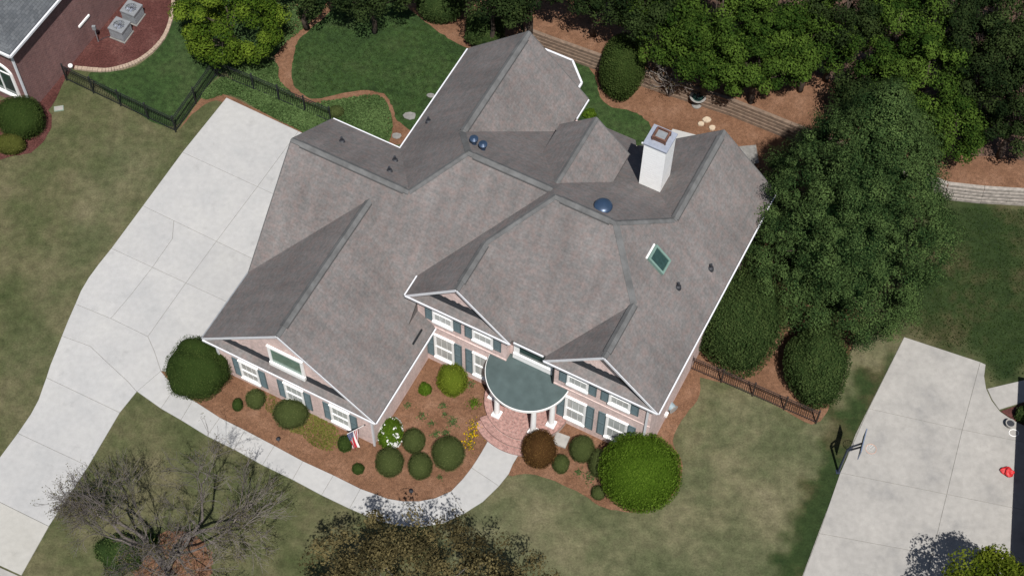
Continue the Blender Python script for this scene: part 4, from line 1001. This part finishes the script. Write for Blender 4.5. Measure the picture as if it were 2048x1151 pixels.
# ------------------------------------------------------------------ small yard things
def ac_unit(label, px, py, rz):
    c = at(px, py); s = .40; h = .82
    r_ = empty('air_conditioner', c, rz, label, 'air conditioner', 'air conditioners beside the red brick house')
    MB().box(-.46, .46, -.46, .46, 0, .06).build('pad', mSlate, r_)
    m = MB(); m.box(-s, s, -s, s, .10, h - .10)
    b = m.build('cabinet', mAC, r_); m = MB()
    for i in range(9):
        z = .16 + i * .062
        for q in ((-s - .008, s + .008, -s - .008, -s), (-s - .008, s + .008, s, s + .008), (-s - .008, -s, -s, s), (s, s + .008, -s, s)): m.box(q[0], q[1], q[2], q[3], z, z + .03)
    tag(m.build('louvre', mAC, b), kind='stuff')
    R_ = .31; n = 28; V = []; Fc = []
    sq = []
    for i in range(n):
        a = 2 * math.pi * (i + .5) / n; k = (s + .03) / max(abs(math.cos(a)), abs(math.sin(a))); sq.append((k * math.cos(a), k * math.sin(a)))
    for (x, y), i in zip(sq, range(n)):
        a = 2 * math.pi * (i + .5) / n; V += [(x, y, h), (R_ * math.cos(a), R_ * math.sin(a), h), (x, y, h - .12), (R_ * math.cos(a), R_ * math.sin(a), h - .12)]
    for i in range(n):
        j = (i + 1) % n; Fc += [(4 * i, 4 * j, 4 * j + 1, 4 * i + 1), (4 * i + 2, 4 * j + 2, 4 * j, 4 * i), (4 * i + 1, 4 * j + 1, 4 * j + 3, 4 * i + 3)]
    mk('top_panel', V, Fc, mAC, r_)
    MB().lathe([(.30, h - .13), (.30, h - .12)], 24).build('fan_well', mPipe, r_)
    m = MB()
    for k in range(4):
        a = k * math.pi / 2 + .4; d = Vector((math.cos(a), math.sin(a), 0)); m.bar(d * .05 + Vector((0, 0, h - .09)), d * .27 + Vector((0, 0, h - .09)), .15, .012, (.3 * -d.y, .3 * d.x, 1))
    m.lathe([(.07, h - .11), (.07, h - .05), (.02, h - .03)], 12); m.build('fan', mCapMetal, r_)
    m = MB()
    for k in range(1, 4): m.tube([(R_ * k / 4 * math.cos(2 * math.pi * i / 20), R_ * k / 4 * math.sin(2 * math.pi * i / 20), h + .01) for i in range(21)], .006, 4, False)
    for k in range(6):
        a = math.pi * k / 6; m.bar((R_ * math.cos(a), R_ * math.sin(a), h + .012), (-R_ * math.cos(a), -R_ * math.sin(a), h + .012), .008, .008)
    tag(m.build('fan_guard', mPipe, r_), kind='stuff')
ac_unit('grey air conditioner unit, the nearer of the two beside red brick house', 244, 70, -.42)
ac_unit('grey air conditioner unit, the farther of the two beside red brick house', 268, 36, -.42)
c = at(197, 84); r_ = empty('disconnect_post', c, 0, 'thin grey post with small electrical box left of the air conditioners', 'post')
MB().tube([(0, 0, 0), (0, 0, 1.05)], .022, 8).build('post', mAC, r_); MB().box(-.09, .09, -.06, .06, 1.0, 1.28).build('electrical_box', mAC, r_)
MB().tube([(0, .03, .05), (.3, .25, .04), (.8, .45, .05), (1.0, .5, .12)], .015, 6).build('conduit', mPipe, r_)
c = at(143, 138); r_ = empty('drain_cap', c, 0, 'small white rounded pipe cap at the end of the stone edging', 'pipe'); MB().lathe([(.10, 0), (.10, .22), (.13, .24), (.12, .32), (.05, .37)], 14).build('cap', mWhite, r_, smooth=True)
c = at(118, 218); r_ = empty('utility_box', c, .2, 'pale green-grey utility box lid in the lawn near the round shrub', 'utility box'); MB().box(-.24, .24, -.15, .15, 0, .06).build('box', plain('lid_green', (.18, .24, .19), .7), r_); MB().box(-.21, .21, -.12, .12, .06, .075).build('lid', mConcOld, r_)
c = at(1122, 881); r_ = empty('utility_box', c, -AL + .1, 'grey square utility box on the mulch right of the red-brown shrub', 'utility box'); MB().box(-.32, .32, -.30, .30, 0, .12).build('box', mConcOld, r_); MB().prism(offset([(-.32, -.30), (.32, -.30), (.32, .30), (-.32, .30)], -.03), .12, .145, .01).build('lid', mConcOld, r_)
c = at(1341, 818); r_ = empty('hose_reel', c, -.9, 'pale blue-grey hose reel on the mulch by the right house wall', 'hose reel')
mHose = plain('hose', (.26, .33, .36), .6)
hr = MB()
for k in range(7): hr.tube([(.10 * (k - 3) / 3 * 1.4, .17 * math.cos(2 * math.pi * i / 18), .27 + .17 * math.sin(2 * math.pi * i / 18)) for i in range(19)], .026, 6, False)
hr.build('hose', mHose, r_)
for x in (-.19, .19): MB().tube([(x - .012, 0, .27), (x + .012, 0, .27)], .24, 20).build('reel_disc', mConcOld, r_)
MB().tube([(0, -.15, .12), (.1, -.35, .05), (.02, -.6, .03)], .022, 6).build('hose_end', mHose, r_)
for px, py, lb in ((558, 884, 'small dark path light in the mulch left of the flag'), (823, 988, 'small dark path light at the bottom bend of the front walk')):
    c = at(px, py); r_ = empty('path_light', c, 0, lb, 'path light', 'path lights in the front bed')
    MB().tube([(0, 0, 0), (0, 0, .38)], .016, 8).build('stem', mPipe, r_); MB().lathe([(.10, .36), (.09, .40), (.02, .47)], 12).build('shade', mPipe, r_)
c = at(958, 852); tag(mk('white_rock', [Vector(v) * .10 * (1 + .25 * math.sin(9 * v[0] + 5 * v[1])) + Vector((0, 0, .05)) for v in ico(1.0, 2)[0].tolist()], ico(1.0, 2)[1], mConcWarm, loc=c), 'small white rock among the yellow flowers', 'rock')
# fountain in the back mulch
c = at(1393, 210); r_ = empty('bird_bath', c, 0, 'small dark bird bath with pale rim in the back mulch', 'bird bath')
MB().lathe([(.26, 0), (.26, .06), (.13, .12), (.09, .35), (.13, .55)], 18).build('pedestal', mSlate, r_)
MB().lathe([(.10, .54), (.30, .62), (.40, .70), (.42, .72), (.40, .74), (.33, .70), (.10, .64)], 24).build('bowl', mConcOld, r_)
MB().lathe([(.34, .66), (.34, .69)], 20).build('water', mGlassD, r_); MB().lathe([(.09, .66), (.06, .80), (.10, .86), (.03, .96)], 12).build('finial', mPipe, r_)
# basketball hoop
c = at(1676, 943); ring = at(1742, 897, 3.05); r_ = empty('basketball_hoop', c, 0, 'basketball hoop on dark pole at the edge of the neighbouring driveway', 'basketball hoop')
dx = ring - c; dh = Vector((dx.x, dx.y, 0)).normalized(); bb = Vector((dx.x, dx.y, 0)) - dh * .42
mNavy = plain('pole_navy', (.020, .028, .05), .4); mBoard = plain('backboard', (.12, .15, .22), .25)
MB().box(-.10, .10, -.10, .10, 0, .03).build('foot_plate', mNavy, r_)
MB().tube([(0, 0, 0), (0, 0, 2.35), (dh.x * .08, dh.y * .08, 2.62)], .055, 10).build('pole', mNavy, r_)
m = MB(); m.bar((dh.x * .05, dh.y * .05, 2.60), bb + Vector((0, 0, 3.35)), .06, .06); m.bar((dh.x * .02, dh.y * .02, 2.25), bb + Vector((0, 0, 2.95)), .06, .06); m.build('arm', mNavy, r_)
sdv = Vector((-dh.y, dh.x, 0)); b_ = MB().bar(bb - sdv * .58 + Vector((0, 0, 3.25)), bb + sdv * .58 + Vector((0, 0, 3.25)), .04, .78).build('backboard', mBoard, r_)
MB().bar(bb - sdv * .28 + dh * .022 + Vector((0, 0, 3.2)), bb + sdv * .28 + dh * .022 + Vector((0, 0, 3.2)), .006, .40).build('target_square', mWhite, b_)
rc = Vector((dx.x, dx.y, 3.05))
MB().tube([rc + Vector((.23 * math.cos(2 * math.pi * i / 24), .23 * math.sin(2 * math.pi * i / 24), 0)) for i in range(25)], .012, 6, False).build('rim', plain('rim', (.45, .25, .18), .5), r_)
m = MB()
for i in range(12):
    a, a2 = 2 * math.pi * i / 12, 2 * math.pi * (i + 1) / 12
    for s_ in (a, a2): m.tube([rc + Vector((.23 * math.cos(a), .23 * math.sin(a), 0)), rc + Vector((.17 * math.cos((a + s_) / 2 + .1), .17 * math.sin((a + s_) / 2 + .1), -.2)), rc + Vector((.13 * math.cos(s_), .13 * math.sin(s_), -.42))], .005, 3, False)
tag(m.build('net', mWhite, r_), kind='stuff')
# red thing, pot and hose ring by the neighbouring wall
c = at(2014, 946); iv, fc_ = ico(1.0, 3); rs_ = np.random.RandomState(4); lu = lump(iv, rs_, f=3.2)
vv_ = iv * (1 + .30 * lu)[:, None] * np.array([.24, .20, .17]) + np.array([0, 0, .13]); vv_[:, 2] = np.maximum(vv_[:, 2], .0)
tag(mk('red_bundle', vv_, fc_, mRed, loc=(c.x, c.y, .045)), 'crumpled bright red bundle lying on the neighbouring driveway', 'bundle')
c = at(2017, 852); r_ = empty('plant_pot', (c.x, c.y, .045), 0, 'round pale plant pot with dark soil by the neighbouring flower bed', 'plant pot')
MB().lathe([(.13, 0), (.20, .26), (.22, .28), (.22, .32), (.18, .32), (.16, .26)], 20).build('pot', mConcOld, r_); MB().lathe([(.17, .25), (.17, .27)], 18).build('soil', mPipe, r_)
c = at(2027, 866); tag(MB().tube([(.22 * math.cos(2 * math.pi * i / 30), .17 * math.sin(2 * math.pi * i / 30), .015) for i in range(31)], .016, 6, False).build('hose_loop', mWhite, loc=(c.x, c.y, .045)), 'thin pale hose loop lying below the plant pot', 'hose')

# flag on a pole by the left front corner
fp = HW(-2.02, vWw, 1.75); r_ = empty('flag', (fp.x, fp.y, fp.z), -AL, 'striped red, white and blue flag on wall pole at front corner', 'flag')
pd = Vector((-.12, -.72, .60)).normalized(); PLn = 1.55
MB().tube([(0, 0, 0), pd * PLn], .016, 8).build('pole', mWhite, r_); MB().lathe([(.03, -.02), (.035, .02), (.01, .05)], 10, pd * PLn).build('finial', plain('brass', (.5, .33, .08), .3, metal=.9), r_)
MB().tube([(0, .02, 0), pd * .12], .03, 8).build('bracket', mIron, r_)
nh, nf = 26, 30; hoist, fly = .92, 1.55; V = []
def flagpt(i, j):
    a = i / nh; f = j / nf; s = pd * (PLn - .04 - a * hoist)
    fold = .10 * math.sin(a * 9 + f * 2.2) * f + .05 * math.sin(a * 21 + 1) * f
    gather = s.lerp(pd * (PLn - .04 - .42 * hoist), f * .45)
    return gather + Vector((fold + .10 * f, -.04 * f + .05 * math.sin(a * 13) * f, -fly * f * (1 - .12 * a)))
for j in range(nf + 1):
    for i in range(nh + 1): V.append(flagpt(i, j))
fR = plain('flag_red', (.42, .02, .035), .7); fW = plain('flag_white', (.78, .76, .75), .7, var=.03); fB = plain('flag_blue', (.02, .04, .16), .7)
Fc = []; fm = []
for j in range(nf):
    for i in range(nh):
        Fc.append((j * (nh + 1) + i, j * (nh + 1) + i + 1, (j + 1) * (nh + 1) + i + 1, (j + 1) * (nh + 1) + i))
        fm.append(2 if (i < 14 and j < nf * .4) else (0 if (i // 2) % 2 == 0 else 1))
cl = mk('cloth', V, Fc, fR, r_, smooth=True, extra=[fW, fB], fm=fm)
m = MB()
for rr_ in range(9):
    for k in range(6 if rr_ % 2 == 0 else 5):
        i = (rr_ + 1) * 14 / 10; j = (k + (.6 if rr_ % 2 == 0 else 1.1)) * nf * .4 / 6.2
        c = flagpt(i, j); ex = (flagpt(i + .5, j) - flagpt(i - .5, j)).normalized(); ey = (flagpt(i, j + .5) - flagpt(i, j - .5)).normalized(); nz = ex.cross(ey) * .006
        for sgn in (1, -1):
            pts = [c + nz * sgn + (ex * math.cos(math.pi * q / 5) + ey * math.sin(math.pi * q / 5)) * (.026 if q % 2 == 0 else .011) for q in range(10)]
            m.add(pts, [tuple(range(10))])
tag(m.build('stars', fW, cl), kind='stuff')

# ------------------------------------------------------------------ shrubs
FB = 'clipped shrubs in the front beds'
bush('round_shrub', 'largest dark green ball shrub beside the driveway at left front corner', 396, 737, 63, 62, lHolly, group=FB, amp=.07, f=4, tuft=.045)
bush('round_shrub', 'tiny green shrub left of a small ball shrub by the walk', 475, 809, 11, 14, lHolly, group=FB, leaf=.045)
bush('round_shrub', 'small green ball shrub below the leftmost front window', 511, 798, 20, 21, lBox, group=FB, leaf=.05)
bush('round_shrub', 'wide dark green shrub below the middle window of the left gable', 581, 827, 36, 32, lBox, group=FB, leaf=.05)
bush('round_shrub', 'low green shrub directly behind the hanging flag', 690, 887, 16, 18, lHolly, group=FB, leaf=.05)
bush('round_shrub', 'tiny green shrub just below the tip of the flag', 716, 937, 13, 12, lHolly, group=FB, leaf=.045)
bush('round_shrub', 'clipped ball shrub nearest the flag, left of a group of four', 779, 924, 29, 31, lBox, group=FB, leaf=.04, dens=650, amp=.035, f=4, tuft=.035)
bush('round_shrub', 'clipped ball shrub right of the white flowers, rear of a group of four', 828, 881, 24, 26, lBox, group=FB, leaf=.04, dens=650, amp=.035, f=4, tuft=.035)
bush('round_shrub', 'clipped ball shrub nearest the walk, between two larger balls', 841, 931, 25, 28, lBox, group=FB, leaf=.04, dens=650, amp=.035, f=4, tuft=.035)
bush('round_shrub', 'largest clipped ball shrub of four, left of yellow flowers', 897, 906, 33, 35, lBox, group=FB, leaf=.04, dens=650, amp=.035, f=4, tuft=.035)
bush('round_shrub', 'yellow-green round shrub below the left ground floor windows', 905, 760, 31, 33, lChart, group=FB)
bush('round_shrub', 'small bright green shrub left of the yellow-green round shrub', 851, 778, 14, 14, lBright, group=FB, leaf=.06, amp=.14)
bush('round_shrub', 'red-brown round shrub beside the brick steps', 1077, 898, 35, 39, lRedB, group=FB)
bush('round_shrub', 'dark ball shrub right of the grey utility box', 1165, 897, 26, 28, lBox, group=FB, leaf=.04, dens=600, amp=.035, f=4, tuft=.035)
bush('round_shrub', 'small dark ball shrub right of the red-brown shrub', 1122, 927, 18, 20, lBox, group=FB, leaf=.04, dens=600, amp=.035, f=4, tuft=.035)
bush('round_shrub', 'dark shrub half hidden behind the big bright green ball', 1196, 926, 19, 29, lBox, group=FB, leaf=.04, dens=600, amp=.02)
bush('round_shrub', 'tiny dark ball shrub at the lower left of the big bright ball', 1197, 985, 15, 15, lBox, group=FB, leaf=.04, dens=600, amp=.02)
bush('round_shrub', 'very large bright green ball shrub at the right front corner', 1283, 942, 80, 78, lBright, group=FB, leaf=.075, amp=.035)
bush('flowering_shrub', 'low shrub covered in white flowers at the left gable corner', 781, 866, 26, 32, lBright, cat='shrub', leaf=.07, zr=.45, flowers=(lWhiteF, 330, .065), rotz=0)
BB = 'dark shrubs of the back yard'
bush('round_shrub', 'tall dark rounded shrub beside the rear timber wall', 1243, 132, 44, 66, lHolly, group=BB, zr=1.65, leaf=.07)
bush('round_shrub', 'dark round shrub at the top edge above the back lawn', 880, 8, 48, 40, lHedge, group=BB, leaf=.08, amp=.08)
bush('round_shrub', 'dark shrub touching the back wing roof at upper middle', 968, 62, 38, 36, lHedge, group=BB, leaf=.09, amp=.14)
bush('round_shrub', 'tiny olive shrub in green ground cover above the garage roof', 672, 223, 16, 13, lBox, group=BB, leaf=.06)
bush('round_shrub', 'small yellow-green plant between back wing roof and lawn strip', 1180, 228, 15, 10, lBright, group=BB, leaf=.09, amp=.18)
bush('round_shrub', 'large green round shrub in front of the red brick house', 40, 234, 50, 44, lHolly, group='shrubs before the red brick house')
bush('round_shrub', 'lower olive green shrub at the left edge before red brick house', 20, 288, 33, 22, lOlive, group='shrubs before the red brick house')
bush('hedge_shrub', 'tall dark hedge shrub against the right house wall', 1478, 640, 80, 92, lHedge, group='hedge shrubs behind the brown fence', zr=2.1, leaf=.09, dens=420, amp=.09, f=4, tuft=.09)
bush('hedge_shrub', 'tall dark hedge shrub right of the mulch gap behind brown fence', 1632, 730, 58, 76, lHedge, group='hedge shrubs behind the brown fence', zr=1.7, leaf=.09, dens=420, amp=.09, f=4, tuft=.09)
bush('round_shrub', 'small dark shrub at the right edge by the neighbouring wall', 2046, 828, 16, 18, lHedge, leaf=.07, amp=.15)
bush('round_shrub', 'dark leafy shrub at the foot of the bare tree', 236, 1108, 44, 38, lHedge, leaf=.10, amp=.2, dens=260, group='shrubs under the bare tree')
bush('round_shrub', 'smaller dark shrub right of another below the bare tree', 290, 1092, 24, 22, lHedge, leaf=.10, amp=.25, dens=220, group='shrubs under the bare tree')

def tuft(name, label, px, py, r, n, mat, h=.18, leaf=.10, cat='plant', group=None, flowers=None):
    SEED[0] += 1; rs = np.random.RandomState(SEED[0]); c = at(px, py); root = empty(name, (c.x, c.y, .012), 0, label, cat, group)
    q = rs.randn(n, 2) * r * .45; z = h * np.exp(-(q ** 2).sum(1) / (r * r)) * rs.uniform(.2, 1, n)
    P = np.column_stack([q, z + .01]); nr = np.column_stack([q * 1.2, np.full(n, .25)]) + .4 * rs.randn(n, 3)
    quads('foliage', P, nr, leaf, mat, root, None, rs, .4)
    if flowers:
        m_, nf_, fs = flowers; q = rs.randn(nf_, 2) * r * .5; P = np.column_stack([q, rs.uniform(.5, 1.2, nf_) * h]); tag(quads('flowers', P, rs.randn(nf_, 3) * .4 + np.array([0, 0, 1]), fs, m_, root, None, rs, .9), kind='stuff')
    return root
PG = 'young perennials in the front bed'
for px, py, r, n, lb in ((949, 808, .34, 260, 'bright green perennial clump nearest the left porch column'), (886, 812, .22, 90, 'sparse perennial clump below the yellow-green shrub'), (843, 833, .24, 90, 'sparse green perennial near the white flowers'), (863, 848, .18, 70, 'small green perennial above a clipped ball'), (905, 845, .30, 150, 'green perennial clump above the largest clipped ball'),
                         (815, 812, .2, 60, 'faint sparse perennial beside the left gable wall'), (872, 868, .22, 100, 'flat green perennial between two clipped balls'), (891, 866, .2, 100, 'flat green perennial touching the largest clipped ball'), (940, 770, .22, 80, 'sparse green sprouts right of the yellow-green shrub'), (1010 - 20, 755, .2, 60, 'faint green sprouts under the porch roof edge'),
                         (1178, 957, .3, 110, 'sprawling green perennial in the right bed'), (1157, 945, .18, 60, 'small green sprouts left of the sprawling perennial'), (890, 830, .16, 60, 'tiny green sprouts at the middle of the bed'), (880, 955, .14, 40, 'tiny green sprouts near the inner bend of the walk')):
    tuft('perennial', lb, px, py, r, n, lCover if n < 200 else lBright, group=PG)
for px, py, r, lb in ((949, 852, .34, 'yellow flowering clump nearest the porch'), (944, 872, .32, 'yellow flowering clump in the middle of three'), (938, 891, .30, 'yellow flowering clump nearest the walk')):
    tuft('yellow_flowers', lb, px, py, r, 90, lMoss, h=.22, cat='flowers', group='yellow flowers beside the walk', flowers=(lYellow, 34, .075))
cover('creeping_plants', 'yellow-green creeping ground cover under the front gable windows', [(596, 826), (635, 826), (672, 855), (680, 885), (660, 902), (625, 890), (600, 868), (580, 862)], lMoss, 3800, .10, .07, 'ground cover', z=.015, clumpy=.6)
cover('creeping_plants', 'small creeping patch between two shrubs below the left windows', [(532, 792), (548, 790), (556, 815), (545, 828), (530, 815)], lMoss, 700, .10, .07, 'ground cover', z=.015, clumpy=.5)
cover('ivy', 'bright green ground cover along the fence beside the driveway', [(425, 168), (450, 158), (520, 178), (600, 213), (665, 243), (690, 268), (650, 290), (600, 262), (520, 222), (462, 190), (415, 200), (404, 190)], lCover, 15000, .22, .11, 'ground cover')
cover('ivy', 'bright green ground cover bed between back lawn and garage roof', [(455, 146), (520, 118), (555, 132), (560, 165), (612, 206), (670, 202), (740, 192), (768, 200), (782, 232), (784, 262), (770, 292), (720, 285), (640, 250), (560, 200), (500, 172)], lCover, 21000, .22, .11, 'ground cover')
cover('ivy', 'pale green ground cover at the top left of the back lawn', [(560, -40), (660, -40), (650, 15), (610, 55), (580, 80), (560, 90), (545, 40)], lCover, 8000, .2, .11, 'ground cover')

# ------------------------------------------------------------------ trees
tree('leafy_tree', 'fresh green rounded tree at the upper left by the fence corner', 455, 36, 2.9, (2.6, 2.35, 1.8), lFresh, nclump=95, cr=.52, nl=260, leaf=.12, trunk=.14, bark=mBarkB, fill=.7, cut=-.8)
def conifer(label, base, h, rmax, mat, nclump, cr, nl, leaf):
    rs = np.random.RandomState(77); root = empty('conifer_tree', base, 0, label, 'tree')
    t = rs.beta(1.05, 1.5, nclump); prof = np.interp(t, [0, .08, .22, .42, .62, .82, 1], [.72, .94, 1.0, .86, .62, .34, .06])
    a_ = rs.uniform(0, 2 * math.pi, nclump); lob = 1 + .07 * np.sin(5 * a_ + 9 * t) + .05 * np.sin(11 * a_ - 17 * t)
    r = rmax * prof * lob * np.where(rs.uniform(0, 1, nclump) < .72, rs.uniform(.90, 1.05, nclump), rs.uniform(.5, .9, nclump))
    C = np.column_stack([r * np.cos(a_), r * np.sin(a_), .5 + t * (h - .5)])
    P = []; Nn = []; T = []
    for c, an in zip(C, a_):
        k = cr * rs.uniform(.6, 1.25); d = sph(rs, nl); o = d * (np.where(rs.uniform(0, 1, nl) < .8, rs.uniform(.75, 1.08, nl), rs.uniform(.2, .8, nl)) * k)[:, None]
        o[:, 2] *= .8; rad_ = np.array([math.cos(an), math.sin(an), .35]); o += rad_ * np.abs(o @ rad_)[:, None] * .55   # sprays reach outward
        P.append(c + o); Nn.append(d * 1.2 + rad_ * .5 + .28 * rs.randn(nl, 3)); T.append(np.clip(.45 + rs.uniform(-.36, .36) + rs.uniform(-.25, .25, nl), 0, 1))
    P = np.concatenate(P); Nn = np.concatenate(Nn); T = np.concatenate(T); ok = P[:, 2] > .1
    limbs(rs, 1.2, h * .96, C[rs.choice(nclump, 26, False)] * np.array([.8, .8, 1]), .34).build('trunk', mBarkB, root, smooth=True)
    pv = [(rmax * .60 * q, z * h * .97) for z, q in ((.03, .70), (.08, .92), (.22, 1.0), (.42, .84), (.62, .58), (.82, .30), (.99, .03))]
    co = MB().lathe(pv, 30).build('dark_core', mat, root, smooth=True); co.data.attributes.new('tint', 'FLOAT', 'FACE').data.foreach_set('value', np.zeros(len(co.data.polygons), np.float32))  # added dark core: blocks light, shade between sprays set in its colour
    quads('crown', P[ok], Nn[ok], leaf, mat, root, T[ok], rs, .6)
conifer('tall dense dark green conifer right of the house', at(1664, 552), 14.6, 4.45, lConif, 1150, .44, 240, .085)
WG = 'trees of the wood behind the house'
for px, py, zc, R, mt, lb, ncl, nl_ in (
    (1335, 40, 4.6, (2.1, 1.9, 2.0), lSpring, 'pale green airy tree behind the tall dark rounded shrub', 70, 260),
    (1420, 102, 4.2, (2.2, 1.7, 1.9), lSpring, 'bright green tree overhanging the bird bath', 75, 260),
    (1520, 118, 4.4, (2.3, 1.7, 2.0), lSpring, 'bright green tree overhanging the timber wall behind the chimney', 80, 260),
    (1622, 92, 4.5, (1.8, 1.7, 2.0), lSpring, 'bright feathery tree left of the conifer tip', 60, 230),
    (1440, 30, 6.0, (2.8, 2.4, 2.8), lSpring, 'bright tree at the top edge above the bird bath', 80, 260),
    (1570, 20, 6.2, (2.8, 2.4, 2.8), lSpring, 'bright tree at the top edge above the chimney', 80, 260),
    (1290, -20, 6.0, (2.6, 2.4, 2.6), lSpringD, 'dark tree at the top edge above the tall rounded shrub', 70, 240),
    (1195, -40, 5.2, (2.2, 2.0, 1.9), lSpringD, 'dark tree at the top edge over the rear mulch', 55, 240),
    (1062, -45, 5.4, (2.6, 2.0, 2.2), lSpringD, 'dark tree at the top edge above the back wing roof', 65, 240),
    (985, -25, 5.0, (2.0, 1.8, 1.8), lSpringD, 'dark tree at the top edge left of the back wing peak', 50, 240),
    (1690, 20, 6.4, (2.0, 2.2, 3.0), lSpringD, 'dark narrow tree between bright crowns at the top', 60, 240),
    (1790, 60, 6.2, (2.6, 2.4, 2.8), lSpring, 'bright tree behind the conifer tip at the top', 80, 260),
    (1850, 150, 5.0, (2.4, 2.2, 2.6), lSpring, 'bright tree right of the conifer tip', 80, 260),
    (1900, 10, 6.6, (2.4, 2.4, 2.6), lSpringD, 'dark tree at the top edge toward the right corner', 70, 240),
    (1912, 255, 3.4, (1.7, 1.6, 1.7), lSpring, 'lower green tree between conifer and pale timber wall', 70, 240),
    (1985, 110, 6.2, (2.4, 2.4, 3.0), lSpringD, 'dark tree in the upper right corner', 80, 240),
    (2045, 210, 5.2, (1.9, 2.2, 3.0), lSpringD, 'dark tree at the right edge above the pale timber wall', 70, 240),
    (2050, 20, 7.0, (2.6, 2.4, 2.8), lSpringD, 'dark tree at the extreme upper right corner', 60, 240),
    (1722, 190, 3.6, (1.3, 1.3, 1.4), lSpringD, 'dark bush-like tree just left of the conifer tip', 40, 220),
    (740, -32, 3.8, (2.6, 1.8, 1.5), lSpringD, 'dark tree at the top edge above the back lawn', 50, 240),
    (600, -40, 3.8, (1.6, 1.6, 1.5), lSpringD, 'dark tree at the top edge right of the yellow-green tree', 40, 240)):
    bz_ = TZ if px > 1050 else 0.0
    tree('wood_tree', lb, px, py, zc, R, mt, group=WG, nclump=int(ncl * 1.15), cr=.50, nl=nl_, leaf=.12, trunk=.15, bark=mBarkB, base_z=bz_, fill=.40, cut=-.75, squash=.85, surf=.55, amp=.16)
tree('leafy_tree', 'small olive-green tree at the bottom right corner', 1985, 1200, 3.6, (2.0, 2.0, 1.5), lLime, nclump=70, cr=.5, nl=200, leaf=.13, trunk=.1, fill=.6)
tree('budding_tree', 'wide budding tree with reddish-brown leaves at the bottom edge', 844, 1192, 5.4, (5.4, 3.3, 2.4), lBud, nclump=310, cr=.50, nl=100, leaf=.12, trunk=.2, bark=mBark, fill=.35, cut=-.7, squash=.7, surf=.3, amp=.1)

# many-stemmed shrub tree by the bird bath
def branch_tree(name, label, base, h, levels, spread, r0, mat, leafmat, nleaf, leafsize, seeds, cat='tree', forks=(3, 4), z0=0.0, stems=1, up=.5, twig_r=.006, first=.28):
    rs = np.random.RandomState(seeds); root = empty(name, (base.x, base.y, z0), 0, label, cat)
    mb = MB(); tips = []
    def rec(p, d, L, r, lv):
        n = 4 if lv < 2 else 3; pts = [p]; dd = Vector(d)
        for i in range(n):
            dd = (dd + Vector(rs.randn(3) * (.10 if lv == 0 else .17)) + Vector((0, 0, .03 * up))).normalized(); pts.append(pts[-1] + dd * (L / n))
        re = max(twig_r, r * .55)
        mb.tube(pts, [r + (re - r) * i / n for i in range(n + 1)], 7 if lv < 2 else (5 if lv < 3 else 3), False)
        if lv >= levels:
            tips.append(pts[-1]); tips.append(pts[1]); return
        nb = rs.randint(forks[0], forks[1] + 1) + (1 if lv >= 2 else 0)
        for k in range(nb):
            t = rs.uniform(.45, 1.0) if k else 1.0
            i = min(int(t * n), n - 1); s = pts[i].lerp(pts[i + 1], t * n - i)
            a = Vector(rs.randn(3)); a = (a - dd * a.dot(dd)).normalized()
            nd_ = (dd + a * spread * rs.uniform(.6, 1.25) + Vector((0, 0, up * .25))).normalized()
            rec(s, nd_, L * rs.uniform(.62, .86), max(twig_r, r * (.62 if k == 0 else .48)), lv + 1)
    for sidx in range(stems):
        a = 2 * math.pi * sidx / max(1, stems) + rs.uniform(-.3, .3); d = Vector((math.cos(a) * .35, math.sin(a) * .35, 1)).normalized() if stems > 1 else Vector((-.03, .05, 1))
        rec(Vector((0, 0, -.05)), d, h * first, r0, 0)
    mb.build('trunk', mat, root)
    if nleaf and tips:
        T = np.array([t[:] for t in tips]); P = T[rs.randint(0, len(T), nleaf)] + rs.randn(nleaf, 3) * .10
        quads('crown', P, rs.randn(nleaf, 3), leafsize, leafmat, root, None, rs)
    return root
mBarkT = plain('bark_twig', (.105, .090, .083), .9, var=.3, scale=9, bump=.4)
branch_tree('bare_tree', 'large bare grey-branched tree at the lower left beside the driveway', at(334, 1138), 10.0, 6, .44, .14, mBarkT, lBudG, 12000, .06, 23, forks=(2, 3), first=.25, up=.25, twig_r=.0065, stems=5)
branch_tree('multi_stem_tree', 'small many-stemmed tree beside the bird bath', at(1338, 192), 3.2, 3, .5, .05, mBarkL, lBud, 500, .07, 5, forks=(2, 3), stems=6, first=.42)

# ------------------------------------------------------------------ loose grass tufts over the lawns
def tufts(label, pts, n, mat, h=.07, size=.13):
    SEED[0] += 1; rs = np.random.RandomState(SEED[0]); w = [at2(*q) for q in pts]; a = np.array(w); lo, hi = a.min(0), a.max(0)
    P = rs.uniform(lo, hi, (n * 2, 2)); P = P[in_poly(P, w)][:n]
    Q = np.column_stack([P, rs.uniform(.2, 1, len(P)) * h]); nr = np.column_stack([rs.randn(len(P), 2), rs.uniform(.3, 1.2, len(P))])
    t = .5 + .25 * np.sin(P[:, 0] * 1.3) * np.sin(P[:, 1] * 1.1 + 1) + rs.uniform(-.4, .4, len(P))
    return tag(quads('grass', Q, nr, size, mat, None, t, rs, .28), label, 'grass', kind='stuff')
tufts('patchy grass of the lawn beyond the neighbouring driveway', [(1820, 670), (1780, 620), (1880, 415), (2060, 420), (2060, 745), (1980, 765), (1976, 725), (1960, 715)], 9000, lGrassD, size=.09)
tufts('dark green grass of the back lawn', [(930, 103), (880, 70), (802, 8), (700, -10), (617, 66), (590, 100), (586, 150), (600, 178), (630, 194), (730, 180), (770, 190), (800, 240), (900, 180)], 12000, lGrassD, size=.08)
